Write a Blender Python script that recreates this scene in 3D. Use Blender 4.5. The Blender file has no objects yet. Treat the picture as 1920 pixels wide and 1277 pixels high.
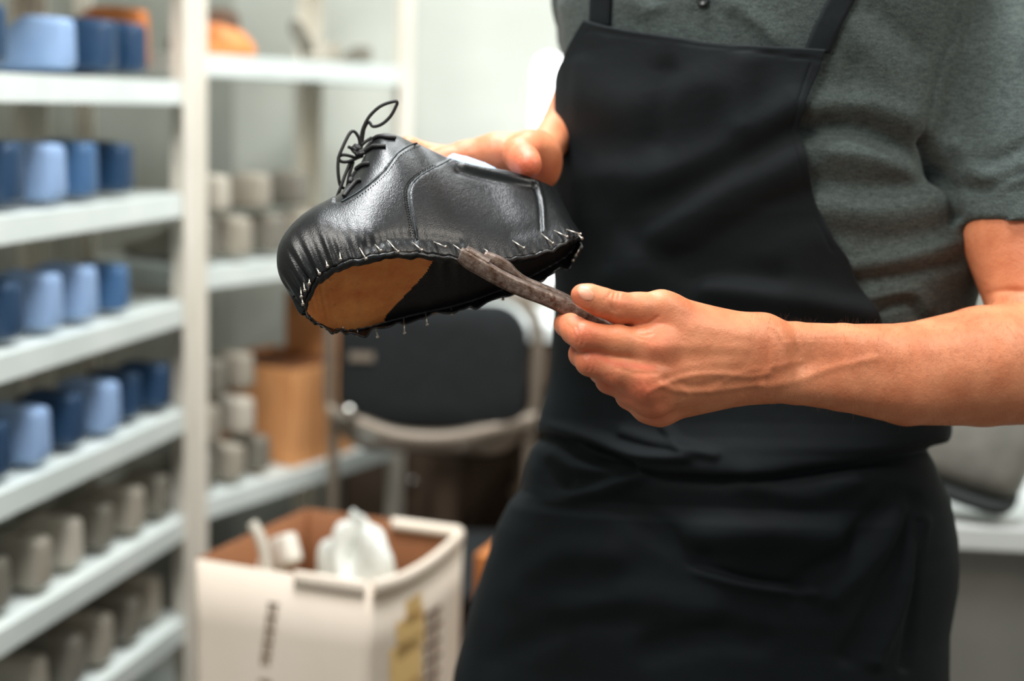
import bpy, bmesh, math, random
import numpy as np
from mathutils import Vector, Matrix
from mathutils.bvhtree import BVHTree
random.seed(7); rng = np.random.default_rng(7)
SC = bpy.context.scene; COL = SC.collection
R = math.radians
# ------------------------------------------------------------------ camera
FPX = 1920 * 50 / 36
CAM = np.array([0.0, 0.0, 1.36]); PITCH = R(9.6); ROLL = R(2.0)
FWD = np.array([0, math.cos(PITCH), -math.sin(PITCH)])
_u = np.array([0, math.sin(PITCH), math.cos(PITCH)]); _r = np.array([1.0, 0, 0])
RIGHT = _r * math.cos(ROLL) + _u * math.sin(ROLL)
UP = _u * math.cos(ROLL) - _r * math.sin(ROLL)
def toW(q):                       # (right, up, depth) -> world
    q = np.asarray(q, float)
    return CAM + q[..., 0:1] * RIGHT + q[..., 1:2] * UP + q[..., 2:3] * FWD
def toC(w):
    d = np.asarray(w, float) - CAM
    return np.stack([d @ RIGHT, d @ UP, d @ FWD], -1)
def C(px, py, d):
    return np.array([(px - 960) / FPX * d, (638.5 - py) / FPX * d, d])
def P(px, py, d): return toW(C(px, py, d))
def pix(q):
    q = np.asarray(q, float)
    return 960 + FPX * q[..., 0] / q[..., 2], 638.5 - FPX * q[..., 1] / q[..., 2]
cd = bpy.data.cameras.new('camera'); cam = bpy.data.objects.new('camera', cd); COL.objects.link(cam)
cd.lens = 50; cd.sensor_width = 36; cd.clip_start = 0.05
M = Matrix.Identity(4)
for i in range(3):
    M[i][0] = RIGHT[i]; M[i][1] = UP[i]; M[i][2] = -FWD[i]; M[i][3] = CAM[i]
cam.matrix_world = M
cd.dof.use_dof = True; cd.dof.focus_distance = 1.145; cd.dof.aperture_fstop = 2.5
SC.camera = cam
SC.view_settings.view_transform = 'Standard'; SC.view_settings.look = 'None'
# ------------------------------------------------------------------ objects
def origin(o):
    v = np.zeros(3)
    while o is not None: v = v + np.array(o.location); o = o.parent
    return v
def tag(o, label=None, cat=None, group=None, kind=None):
    if label: o['label'] = label
    if cat: o['category'] = cat
    if group: o['group'] = group
    if kind: o['kind'] = kind
    return o
def thing(name, label, cat, loc=(0, 0, 0), rz=0, group=None):
    o = bpy.data.objects.new(name, None); COL.objects.link(o)
    o.location = loc; o.rotation_euler = (0, 0, rz); o.empty_display_size = .05
    return tag(o, label, cat, group)
def mk(name, V, F, mat, parent=None, world=True, smooth=True, fix=False):
    """one mesh object; V are world coordinates unless world is False"""
    V = np.asarray(V, float)
    if world and parent is not None: V = V - origin(parent)
    me = bpy.data.meshes.new(name)
    F = F.tolist() if isinstance(F, np.ndarray) else F
    me.from_pydata(V.tolist(), [], F)
    if fix:
        b = bmesh.new(); b.from_mesh(me); bmesh.ops.recalc_face_normals(b, faces=b.faces[:]); b.to_mesh(me); b.free()
    if smooth: me.polygons.foreach_set('use_smooth', [True] * len(me.polygons))
    me.materials.append(mat)
    o = bpy.data.objects.new(name, me); COL.objects.link(o)
    if parent is not None: o.parent = parent
    return o
def bevel(o, w, seg=2, ang=35):
    m = o.modifiers.new('bevel', 'BEVEL'); m.width = w; m.segments = seg; m.limit_method = 'ANGLE'; m.angle_limit = R(ang)
    return o
class MB:                          # collects pieces of ONE mesh
    def __init__(s): s.V = []; s.F = []
    def add(s, V, F):
        n = len(s.V); s.V += [tuple(map(float, v)) for v in V]; s.F += [tuple(int(i) + n for i in f) for f in F]; return s
    def box(s, c, d, rz=0):
        x, y, z = [k / 2 for k in d]; cs, sn = math.cos(rz), math.sin(rz)
        V = [(c[0] + a * x * cs - b * y * sn, c[1] + a * x * sn + b * y * cs, c[2] + e * z)
             for a in (-1, 1) for b in (-1, 1) for e in (-1, 1)]
        return s.add(V, [(0, 1, 3, 2), (4, 6, 7, 5), (0, 4, 5, 1), (2, 3, 7, 6), (0, 2, 6, 4), (1, 5, 7, 3)])
    def tube(s, pts, r, n=10, closed=False):
        V, F = tube_mesh(pts, r, n, closed); return s.add(V, F)
    def build(s, name, mat, parent=None, world=True, smooth=True, fix=True):
        return mk(name, s.V, s.F, mat, parent, world, smooth, fix)
def spline(pts, n, closed=False):
    """Catmull-Rom through pts, n samples"""
    p = np.asarray(pts, float)
    if len(p) == 2:
        t = np.linspace(0, 1, n)[:, None]; return p[0] * (1 - t) + p[1] * t
    if closed: q = np.vstack([p[-1], p, p[0], p[1]]); m = len(p)
    else: q = np.vstack([2 * p[0] - p[1], p, 2 * p[-1] - p[-2]]); m = len(p) - 1
    u = np.linspace(0, m, n, endpoint=not closed); i = np.minimum(u.astype(int), m - 1); t = (u - i)[:, None]
    a, b, c, d = q[i], q[i + 1], q[i + 2], q[i + 3]
    return .5 * (2 * b + (c - a) * t + (2 * a - 5 * b + 4 * c - d) * t ** 2 + (3 * b - a - 3 * c + d) * t ** 3)
def tube_mesh(pts, r, n=10, closed=False):
    p = np.asarray(pts, float); m = len(p); r = np.broadcast_to(np.asarray(r, float), (m,))
    tg = np.gradient(p, axis=0)
    if closed: tg = np.roll(p, -1, 0) - np.roll(p, 1, 0)
    tg /= np.linalg.norm(tg, axis=1)[:, None] + 1e-12
    ref = np.array([0, 0, 1.0]) if abs(tg[0][2]) < .9 else np.array([1.0, 0, 0])
    V = []; a = np.cross(tg[0], ref); a /= np.linalg.norm(a)
    for k in range(m):
        a = a - tg[k] * (a @ tg[k]); a /= np.linalg.norm(a) + 1e-12; b = np.cross(tg[k], a)
        for j in range(n):
            t = 2 * math.pi * j / n; V.append(p[k] + r[k] * (a * math.cos(t) + b * math.sin(t)))
    F = []
    for k in range(m if closed else m - 1):
        k2 = (k + 1) % m
        for j in range(n):
            j2 = (j + 1) % n; F.append((k * n + j, k * n + j2, k2 * n + j2, k2 * n + j))
    if not closed:
        F.append(tuple(range(n - 1, -1, -1))); F.append(tuple((m - 1) * n + j for j in range(n)))
    return V, F
def grid_faces(a, b, wrap=False):
    i, j = np.meshgrid(np.arange(a - 1), np.arange(b if wrap else b - 1), indexing='ij'); j2 = (j + 1) % b
    return np.stack([i * b + j, i * b + j2, (i + 1) * b + j2, (i + 1) * b + j], -1).reshape(-1, 4)
def polydist(px, py, poly):
    """distance in pixels to a polyline"""
    best = np.full(np.shape(px), 1e9)
    for (x0, y0), (x1, y1) in zip(poly[:-1], poly[1:]):
        dx, dy = x1 - x0, y1 - y0; t = np.clip(((px - x0) * dx + (py - y0) * dy) / (dx * dx + dy * dy + 1e-9), 0, 1)
        best = np.minimum(best, np.hypot(px - x0 - t * dx, py - y0 - t * dy))
    return best
def ridges(px, py, items):
    out = np.zeros(np.shape(px))
    for poly, w, amp in items:
        if len(poly) > 2: poly = spline(poly, 4 * len(poly)).tolist()
        out += amp * np.exp(-(polydist(px, py, poly) / w) ** 2)
    return out
def normals(o):
    me = o.data; n = np.empty(len(me.vertices) * 3); me.vertex_normals.foreach_get('vector', n); return n.reshape(-1, 3)
def coords(o):
    me = o.data; v = np.empty(len(me.vertices) * 3); me.vertices.foreach_get('co', v); return v.reshape(-1, 3)
def setco(o, v): o.data.vertices.foreach_set('co', np.asarray(v, float).ravel()); o.data.update()
def attr(o, name, vals):
    a = o.data.attributes.new(name, 'FLOAT', 'POINT'); a.data.foreach_set('value', np.asarray(vals, np.float32))
def bvh_of(o):
    off = origin(o); return BVHTree.FromPolygons([tuple(v + off) for v in coords(o)], [tuple(p.vertices) for p in o.data.polygons])
def cast(bvh, px, py):
    d = Vector(P(px, py, 1) - CAM).normalized(); h = bvh.ray_cast(Vector(CAM), d)
    return (None, None) if h[0] is None else (np.array(h[0]), np.array(h[1]))
# ------------------------------------------------------------------ implicit surfaces
class Field:
    def __init__(s, lo, hi, h):
        s.lo = np.asarray(lo, float); s.h = h
        s.n = np.ceil((np.asarray(hi) - s.lo) / h).astype(int) + 1
        s.ax = [s.lo[i] + h * np.arange(s.n[i]) for i in range(3)]; s.v = np.full(tuple(s.n), .2, np.float32)
    def region(s, mn, mx):
        a = np.clip(np.floor((np.asarray(mn) - s.lo) / s.h).astype(int), 0, s.n - 1)
        b = np.clip(np.ceil((np.asarray(mx) - s.lo) / s.h).astype(int) + 1, 1, s.n)
        return tuple(slice(a[i], max(b[i], a[i] + 1)) for i in range(3))
    def pts(s, rg):
        return np.meshgrid(*[s.ax[i][rg[i]].astype(np.float32) for i in range(3)], indexing='ij', sparse=True)
    def cone(s, a, ra, b, rb, k=.004, cut=False):
        a = np.asarray(a, float); b = np.asarray(b, float); m = max(ra, rb) + k + 3 * s.h
        rg = s.region(np.minimum(a, b) - m, np.maximum(a, b) + m); X, Y, Z = s.pts(rg)
        d = b - a; L = d @ d + 1e-12
        t = np.clip(((X - a[0]) * d[0] + (Y - a[1]) * d[1] + (Z - a[2]) * d[2]) / L, 0, 1)
        dist = np.sqrt((X - a[0] - t * d[0]) ** 2 + (Y - a[1] - t * d[1]) ** 2 + (Z - a[2] - t * d[2]) ** 2) - (ra + t * (rb - ra))
        v = s.v[rg]
        if cut:
            s.v[rg] = np.maximum(v, -dist); return s
        if k > 0:
            h = np.maximum(k - np.abs(v - dist), 0) / k; s.v[rg] = np.minimum(v, dist) - h * h * k * .25
        else: s.v[rg] = np.minimum(v, dist)
        return s
    def merge(s, pts, k, ki=.003, rg=None):
        sv = s.v; s.v = np.full_like(sv, .2); s.chain(pts, ki); s.v = smin(sv, s.v, k); return s
    def chain(s, pts, k=.004):
        for (a, ra), (b, rb) in zip(pts[:-1], pts[1:]): s.cone(a, ra, b, rb, k)
        return s
def orient(V, F):
    V = V - V.mean(0)
    a, b, c = V[F[:, 0]], V[F[:, 1]], V[F[:, 2]]; d = V[F[:, 3]]
    v = (a * np.cross(b, c)).sum() + (a * np.cross(c, d)).sum()
    return F if v > 0 else F[:, ::-1]
def smin(a, b, k):
    h = np.maximum(k - np.abs(a - b), 0) / k; return np.minimum(a, b) - h * h * k * .25
def nets(v, lo, h, smooth=2):
    """naive surface nets: (vertices, quads)"""
    mn = v; mx = v
    for ax in range(3):
        sl0 = [slice(None)] * 3; sl1 = [slice(None)] * 3; sl0[ax] = slice(0, -1); sl1[ax] = slice(1, None)
        mn = np.minimum(mn[tuple(sl0)], mn[tuple(sl1)]); mx = np.maximum(mx[tuple(sl0)], mx[tuple(sl1)])
    act = (mn < 0) & (mx >= 0); ijk = np.argwhere(act); idm = np.full(act.shape, -1, np.int32); idm[act] = np.arange(len(ijk))
    acc = np.zeros((len(ijk), 3)); cnt = np.zeros(len(ijk))
    for ax in range(3):
        o1, o2 = [k for k in range(3) if k != ax]
        for a in (0, 1):
            for b in (0, 1):
                off = np.zeros(3, int); off[o1] = a; off[o2] = b; p0 = ijk + off; p1 = p0.copy(); p1[:, ax] += 1
                v0 = v[tuple(p0.T)]; v1 = v[tuple(p1.T)]; m = (v0 < 0) != (v1 < 0)
                t = np.where(m, v0 / np.where(m, v0 - v1, 1), 0); q = off + np.zeros((len(ijk), 3)); q[:, ax] += t
                acc[m] += q[m]; cnt[m] += 1
    V = lo + h * (ijk + acc / cnt[:, None]); F = []
    for ax in range(3):
        o1, o2 = [k for k in range(3) if k != ax]
        sl0 = [slice(1, -1)] * 3; sl0[ax] = slice(0, -1); sl1 = [slice(1, -1)] * 3; sl1[ax] = slice(1, None)
        m = (v[tuple(sl0)] < 0) != (v[tuple(sl1)] < 0); e = np.argwhere(m); e[:, o1] += 1; e[:, o2] += 1
        q = []
        for a, b in ((0, 0), (1, 0), (1, 1), (0, 1)):
            c = e.copy(); c[:, o1] -= a; c[:, o2] -= b; q.append(idm[tuple(c.T)])
        q = np.stack(q, 1); neg = v[tuple(e.T)] < 0
        if ax == 1: neg = ~neg
        q[neg] = q[neg][:, ::-1]; F.append(q)
    F = np.vstack(F); F = F[(F >= 0).all(1)]
    for _ in range(smooth):
        S = np.zeros_like(V); c = np.zeros(len(V))
        for a, b in ((0, 1), (1, 2), (2, 3), (3, 0)):
            for i, j in ((a, b), (b, a)):
                for k in range(3): S[:, k] += np.bincount(F[:, i], V[F[:, j], k], len(V))
                c += np.bincount(F[:, i], minlength=len(V))
        V = .5 * V + .5 * S / np.maximum(c, 1)[:, None]
    return V, F
# ------------------------------------------------------------------ materials
def mat(name, col, rough=.6, metal=0, **kw):
    m = bpy.data.materials.new(name); m.use_nodes = True; b = m.node_tree.nodes['Principled BSDF']
    b.inputs['Base Color'].default_value = (*col, 1); b.inputs['Roughness'].default_value = rough; b.inputs['Metallic'].default_value = metal
    for k, v in kw.items(): b.inputs[k].default_value = v
    return m
def nd(m, t, **kw):
    n = m.node_tree.nodes.new(t)
    for k, v in kw.items():
        if k in n.inputs: n.inputs[k].default_value = v
        else: setattr(n, k, v)
    return n
def ln(m, a, b): m.node_tree.links.new(a, b)
def bsdf(m): return m.node_tree.nodes['Principled BSDF']
def noise(m, scale, detail=4, rough=.55, stretch=None):
    tc = nd(m, 'ShaderNodeTexCoord'); n = nd(m, 'ShaderNodeTexNoise', Scale=scale, Detail=detail, Roughness=rough)
    if stretch:
        mp = nd(m, 'ShaderNodeMapping'); mp.inputs['Scale'].default_value = stretch
        ln(m, tc.outputs['Object'], mp.inputs['Vector']); ln(m, mp.outputs[0], n.inputs['Vector'])
    else: ln(m, tc.outputs['Object'], n.inputs['Vector'])
    return n
def mixcol(m, fac, c0, c1, lo=.35, hi=.65):
    r = nd(m, 'ShaderNodeValToRGB'); e = r.color_ramp.elements; e[0].position = lo; e[1].position = hi
    e[0].color = (*c0, 1); e[1].color = (*c1, 1); ln(m, fac, r.inputs[0]); return r.outputs[0]
def bump(m, h, strength=.3, dist=.001):
    b = nd(m, 'ShaderNodeBump'); b.inputs['Strength'].default_value = strength; b.inputs['Distance'].default_value = dist
    ln(m, h, b.inputs['Height']); old = bsdf(m).inputs['Normal']
    if old.is_linked: ln(m, old.links[0].from_socket, b.inputs['Normal'])
    ln(m, b.outputs[0], old); return m
def varied(name, c0, c1, scale, rough=.6, metal=0, bs=0, bd=.001, stretch=None, **kw):
    m = mat(name, c0, rough, metal, **kw); n = noise(m, scale, stretch=stretch)
    ln(m, mixcol(m, n.outputs[0], c0, c1), bsdf(m).inputs['Base Color'])
    if bs: bump(m, n.outputs[0], bs, bd)
    return m
def rgb(r, g, b):                 # sRGB 0-255 -> linear
    f = lambda c: (c / 255 / 12.92) if c < 10.3 else ((c / 255 + .055) / 1.055) ** 2.4
    return (f(r), f(g), f(b))
# ================================================================== PERSON
PERSON = thing('person', 'man in grey polo shirt and black apron holding an unfinished shoe and steel pincers', 'person', (.25, 1.45, 0))
# ---- materials
skin = mat('skin', rgb(226, 150, 112), .48)
b = bsdf(skin); b.inputs['Subsurface Weight'].default_value = .10; b.inputs['Subsurface Radius'].default_value = (1, .35, .18); b.inputs['Subsurface Scale'].default_value = .0022
n1 = noise(skin, 34, 5); n2 = noise(skin, 420, 3)
c = mixcol(skin, n1.outputs[0], rgb(203, 120, 80), rgb(226, 148, 106), .3, .7)
at = nd(skin, 'ShaderNodeAttribute', attribute_name='flush'); mx = nd(skin, 'ShaderNodeMix', data_type='RGBA'); mx.inputs['B'].default_value = (*rgb(216, 104, 74), 1)
ln(skin, at.outputs['Fac'], mx.inputs['Factor']); ln(skin, c, mx.inputs['A']); ln(skin, mx.outputs['Result'], b.inputs['Base Color'])
bump(skin, n2.outputs[0], .3, .0008); bump(skin, n1.outputs[0], .2, .002); n3 = noise(skin, 130, 5, .6); bump(skin, n3.outputs[0], .35, .0016); sv_ = nd(skin, 'ShaderNodeTexVoronoi', Scale=520); sv_.feature = 'DISTANCE_TO_EDGE'; stc = nd(skin, 'ShaderNodeTexCoord'); ln(skin, stc.outputs['Object'], sv_.inputs['Vector']); bump(skin, sv_.outputs[0], .22, .0006)
nailm = mat('nail_plate', rgb(232, 160, 128), .36)
hairm = mat('arm_hair', rgb(120, 70, 42), .6)
polo = mat('polo_knit', rgb(52, 60, 58), .85); polo.node_tree.nodes['Principled BSDF'].inputs['Sheen Weight'].default_value = .08
na = noise(polo, 900, 3, .6, (1, 1, .6)); nb = noise(polo, 260, 5, .65, (.5, .5, 1.5))
mm = nd(polo, 'ShaderNodeMath', operation='ADD'); ln(polo, na.outputs[0], mm.inputs[0]); ln(polo, nb.outputs[0], mm.inputs[1])
hm = nd(polo, 'ShaderNodeMath', operation='MULTIPLY'); hm.inputs[1].default_value = .5; ln(polo, mm.outputs[0], hm.inputs[0])
ln(polo, mixcol(polo, hm.outputs[0], rgb(31, 42, 41), rgb(79, 90, 86), .36, .64), bsdf(polo).inputs['Base Color'])
wv = nd(polo, 'ShaderNodeTexVoronoi', Scale=700); tcx = nd(polo, 'ShaderNodeTexCoord'); ln(polo, tcx.outputs['Object'], wv.inputs['Vector'])
bump(polo, wv.outputs[0], .5, .0008)
canvas = mat('apron_twill', rgb(17, 22, 24), .75); bsdf(canvas).inputs['Specular IOR Level'].default_value = .22
nz = noise(canvas, 14, 5); ln(canvas, mixcol(canvas, nz.outputs[0], rgb(10, 16, 19), rgb(17, 24, 27), .3, .7), bsdf(canvas).inputs['Base Color'])
nt = noise(canvas, 1500, 2, .5, (1, 1, .4)); bump(canvas, nt.outputs[0], .25, .0005); nq = noise(canvas, 22, 4); bump(canvas, nq.outputs[0], .25, .006)
denim = varied('trousers_cloth', rgb(24, 27, 32), rgb(36, 40, 46), 60, .85)
# ---- torso surface (rows of the silhouette, then a rotated superellipse)
ROWS = np.array([  # py, left, right, thickness ratio
 (-330, 1325, 1475, .85), (-260, 1320, 1480, .85), (-200, 1290, 1540, .7), (-150, 1190, 1680, .55), (-90, 1085, 1800, .55), (-40, 1052, 1822, .58), (0, 1046, 1822, .6), (60, 1053, 1812, .62),
 (117, 1060, 1800, .64), (200, 1058, 1788, .65), (263, 1054, 1783, .65), (347, 1046, 1790, .63), (420, 1047, 1808, .62), (500, 1056, 1823, .6), (560, 1060, 1806, .6),
 (640, 1054, 1786, .6), (720, 1050, 1748, .6), (780, 1046, 1729, .61), (805, 1043, 1725, .62), (820, 1032, 1722, .62), (833, 1020, 1706, .62), (850, 1012, 1708, .62), (877, 1003, 1718, .62),
 (924, 994, 1737, .6), (952, 970, 1743, .6), (994, 949, 1749, .58), (1041, 934, 1751, .57), (1079, 921, 1748, .56), (1116, 909, 1741, .56), (1163, 894, 1732, .55), (1229, 877, 1730, .54),
 (1276, 865, 1730, .54), (1400, 848, 1725, .54), (1650, 820, 1720, .54)])
KD = 1.43 * (math.cos(PITCH) + (638.5 - 500) / FPX * math.sin(PITCH))
AXD = KD / (math.cos(PITCH) + (638.5 - ROWS[:, 0]) / FPX * math.sin(PITCH))
RY = (638.5 - ROWS[:, 0]) / FPX * AXD
_o = np.argsort(RY)
def _ri(y, a): return np.interp(y, RY[_o], a[_o])
RCX = ((ROWS[:, 1] + ROWS[:, 2]) / 2 - 960) / FPX * AXD; RHW = (ROWS[:, 2] - ROWS[:, 1]) / 2 / FPX * AXD
ROT = R(20); CF, SF = math.cos(ROT), math.sin(ROT); NEXP = 2.35
def _unit(phi, ratio):
    s = np.sign(np.cos(phi)) * np.abs(np.cos(phi)) ** (2 / NEXP); t = np.sign(np.sin(phi)) * np.abs(np.sin(phi)) ** (2 / NEXP) * ratio
    return CF * s - SF * t, -SF * s - CF * t           # X right, Z depth (front = negative)
_ph = np.linspace(0, 2 * math.pi, 721); _rt = np.linspace(.4, .95, 23)
_mx = np.array([np.abs(_unit(_ph, r)[0]).max() for r in _rt])
def torso(phi, y, off=0.0):
    ra = _ri(y, ROWS[:, 3]); k = np.interp(ra, _rt, _mx); X, Z = _unit(phi, ra); hw = _ri(y, RHW)
    X = X * hw / k; Z = Z * hw / k; L = np.hypot(X, Z) + 1e-9
    return np.stack([_ri(y, RCX) + X + off * X / L, y + 0 * X, _ri(y, AXD) + Z + off * Z / L], -1)
def torso_sdf(X, Y, Z):
    y = Y + 0 * X + 0 * Z; ra = _ri(y, ROWS[:, 3]); k = np.interp(ra, _rt, _mx); hw = _ri(y, RHW) / k
    dx = X - _ri(y, RCX); dz = Z - _ri(y, AXD); s = (CF * dx - SF * dz) / hw; t = (-SF * dx - CF * dz) / (hw * ra)
    rho = (np.abs(s) ** NEXP + np.abs(t) ** NEXP) ** (1 / NEXP)
    return ((rho - 1) * hw * np.minimum(1, .5 + .5 * ra) * .8).astype(np.float32)
# ---- LEFT ARM + HAND (the arm in front)
def c3(px, py, d, rp): return (C(px, py, d), rp / FPX * d)
lo = C(1020, 830, 1.15); hi = C(2140, 350, 1.15)
AF = Field((lo[0], lo[1], 1.06), (hi[0] + .03, hi[1] + .01, 1.375), .00115)
# upper arm and forearm
AF.merge([c3(1926, 330, 1.318, 116), c3(1934, 430, 1.302, 129), c3(1965, 560, 1.28, 112), c3(1995, 660, 1.262, 108)], .02)
AF.merge([c3(1440, 640, 1.168, 37), c3(1490, 643, 1.176, 39), c3(1580, 655, 1.188, 48), c3(1700, 674, 1.205, 68), c3(1840, 672, 1.232, 97), c3(1960, 668, 1.255, 104)], .02)
AF.merge([c3(1440, 702, 1.166, 44), c3(1490, 712, 1.176, 46), c3(1580, 715, 1.188, 56), c3(1700, 724, 1.205, 74), c3(1840, 702, 1.232, 98), c3(1960, 690, 1.255, 104)], .02)
# palm: metacarpals
hs = AF.region(C(1010, 850, 1.1) - np.array([.01, .01, 0.06]), C(1520, 500, 1.1) + np.array([.02, .02, .14]))
IM, MM_, RM, PM = c3(1218, 650, 1.117, 36), c3(1208, 716, 1.113, 34), c3(1216, 746, 1.124, 31), c3(1236, 766, 1.146, 28)
for mc, w in ((IM, c3(1430, 640, 1.160, 34)), (MM_, c3(1432, 668, 1.158, 34)), (RM, c3(1436, 690, 1.160, 34)), (PM, c3(1440, 712, 1.166, 36))): AF.cone(mc[0], mc[1], w[0], w[1], .016)
AF.cone(*c3(1250, 690, 1.150, 40), *c3(1420, 690, 1.172, 36), .016)          # palm flesh
AF.cone(*c3(1250, 588, 1.132, 33), *c3(1420, 634, 1.165, 38), .020)          # thumb metacarpal
AF.cone(*c3(1270, 620, 1.140, 34), *c3(1340, 650, 1.150, 36), .020)
base = AF.v[hs].copy()
def finger(pts, k=.005):
    sv = AF.v; AF.v = np.full_like(sv, .2); AF.chain(pts, k); out = AF.v[hs].copy(); AF.v = sv; return out
fing = [
 finger([c3(1250, 583, 1.130, 33), c3(1238, 576, 1.126, 30), c3(1195, 580, 1.119, 30), c3(1158, 577, 1.112, 28), c3(1128, 567, 1.108, 26), c3(1104, 557, 1.106, 23), c3(1090, 553, 1.106, 20)]),            # thumb
 finger([c3(1228, 650, 1.118, 35), c3(1160, 642, 1.108, 30), c3(1094, 630, 1.102, 27), c3(1078, 620, 1.112, 25), c3(1064, 608, 1.135, 23), c3(1078, 592, 1.152, 21)]),   # index
 finger([c3(1214, 716, 1.114, 34), c3(1160, 696, 1.108, 28), c3(1106, 678, 1.108, 25.5), c3(1092, 664, 1.130, 24), c3(1096, 640, 1.152, 22)]),                      # middle
 finger([c3(1220, 746, 1.126, 31), c3(1180, 730, 1.124, 26), c3(1142, 713, 1.126, 23.5), c3(1128, 696, 1.148, 22), c3(1130, 670, 1.166, 20)]),                     # ring
 finger([c3(1238, 768, 1.146, 29), c3(1212, 764, 1.146, 26), c3(1178, 744, 1.152, 21), c3(1160, 724, 1.168, 19), c3(1160, 700, 1.178, 18)])]                    # little
res = fing[0]
for fgr in fing[1:]: res = smin(res, fgr, .0022)
AF.v[hs] = smin(base, res, .010)
AV, AFc = nets(AF.v, AF.lo, AF.h, 2)
# ---- RIGHT ARM + HAND (behind the shoe)
lo = C(740, 420, 1.3); hi = C(1200, 60, 1.45)
BF = Field((lo[0] - .02, lo[1] - .02, 1.2), (hi[0] + .05, hi[1] + .06, 1.72), .0022)
BF.merge([c3(1013, 292, 1.332, 31), c3(1056, 234, 1.45, 40), c3(1086, 178, 1.52, 48), c3(1122, 122, 1.61, 60), c3(1140, 112, 1.67, 58)], .02)
BF.merge([c3(1140, 112, 1.67, 58), c3(1160, 40, 1.59, 64), c3(1170, -40, 1.50, 70)], .02)
BF.cone(*c3(1004, 300, 1.328, 30), *c3(1022, 328, 1.335, 25), .016)
for p in ((930, 288, 1.315, 29), (918, 304, 1.33, 29), (915, 325, 1.34, 28), (925, 350, 1.345, 26)): BF.cone(*c3(*p), *c3(1004, 300, 1.328, 30), .016)
BF.cone(*c3(996, 284, 1.315, 31), *c3(945, 286, 1.312, 27), .016)
rh = tuple(slice(0, k) for k in BF.n); rb = BF.v.copy()
def rfinger(pts):
    BF.v = np.full_like(rb, .2); BF.chain(pts, .005); return BF.v.copy()
rf = [rfinger([c3(1002, 286, 1.314, 31), c3(990, 281, 1.294, 31), c3(974, 290, 1.268, 30), c3(983, 302, 1.250, 29), c3(991, 309, 1.240, 26)]),
      rfinger([c3(930, 288, 1.315, 29), c3(872, 294, 1.318, 29), c3(835, 303, 1.315, 27), c3(815, 306, 1.312, 24)]),
      rfinger([c3(918, 300, 1.33, 30), c3(850, 302, 1.335, 28), c3(790, 292, 1.325, 25), c3(768, 280, 1.318, 22), c3(764, 276, 1.316, 20)]),
      rfinger([c3(915, 325, 1.34, 28), c3(845, 345, 1.345, 26), c3(790, 350, 1.34, 23), c3(760, 352, 1.33, 20)]),
      rfinger([c3(925, 350, 1.345, 26), c3(870, 380, 1.35, 23), c3(825, 390, 1.345, 20), c3(800, 392, 1.335, 18)])]
res = rf[0]
for g in rf[1:]: res = smin(res, g, .0025)
BF.v = smin(rb, res, .016)
BV, BFc = nets(BF.v, BF.lo, BF.h, 2)
# ---- trunk, neck, head, legs (mostly under clothes or out of frame), world axes about the person
TF = Field((-.06, 1.22, .0), (.58, 1.75, 1.90), .009)
def wc(a, ra, b_, rb_, k=.03): TF.cone(a, ra, b_, rb_, k)
hx, hy = .235, 1.50
wc((hx, hy, 1.06), .105, (hx, hy + .02, 1.33), .115); wc((hx - .06, hy + .02, 1.08), .09, (hx - .07, hy + .04, 1.34), .095); wc((hx + .07, hy - .02, 1.08), .09, (hx + .08, hy, 1.34), .095)
wc((hx - .13, hy + .05, 1.42), .055, (hx + .16, hy - .05, 1.42), .055, .05)
wc((hx, hy + .02, 1.44), .058, (hx - .005, hy + .005, 1.58), .056, .04)
wc((hx - .01, hy - .01, 1.70), .078, (hx - .012, hy + .02, 1.735), .085, .03); wc((hx - .022, hy - .045, 1.625), .045, (hx - .02, hy - .02, 1.70), .065, .03)
wc((hx - .055, hy - .098, 1.67), .008, (hx - .050, hy - .092, 1.70), .006, .012)                     # nose
for s in (-1, 1):
    wc((hx - .01 + s * .082, hy - s * .02 + .01, 1.665), .012, (hx - .01 + s * .084, hy - s * .02 + .012, 1.70), .016, .008)   # ears
    wc((hx - .035 + s * .03, hy - .080 - s * .008, 1.705), .012, (hx - .035 + s * .034, hy - .080 - s * .008, 1.706), .012, .01)   # eyes
wc((hx - .062, hy - .084, 1.632), .006, (hx - .028, hy - .092, 1.630), .006, .008)                     # lips
for s in (-1, 1):
    X0 = hx + s * .09 * CF; Y0 = hy - s * .09 * SF
    wc((X0, Y0, 1.0), .088, (X0 + s * .01, Y0 - .01, .52), .056); wc((X0 + s * .01, Y0 - .01, .52), .056, (X0 + s * .012, Y0 + .02, .09), .038)
    wc((X0 + s * .012, Y0 + .03, .05), .035, (X0 + s * .012 - .07, Y0 - .12, .035), .03)
TV, TFc = nets(TF.v, TF.lo, TF.h, 2)
VV = np.vstack([toW(AV), toW(BV), TV]); FF = np.vstack([orient(toW(AV), AFc), orient(toW(BV), BFc) + len(AV), orient(TV, TFc) + len(AV) + len(BV)])
body = mk('body', VV, FF, skin, PERSON)
body.data.validate()
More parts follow.
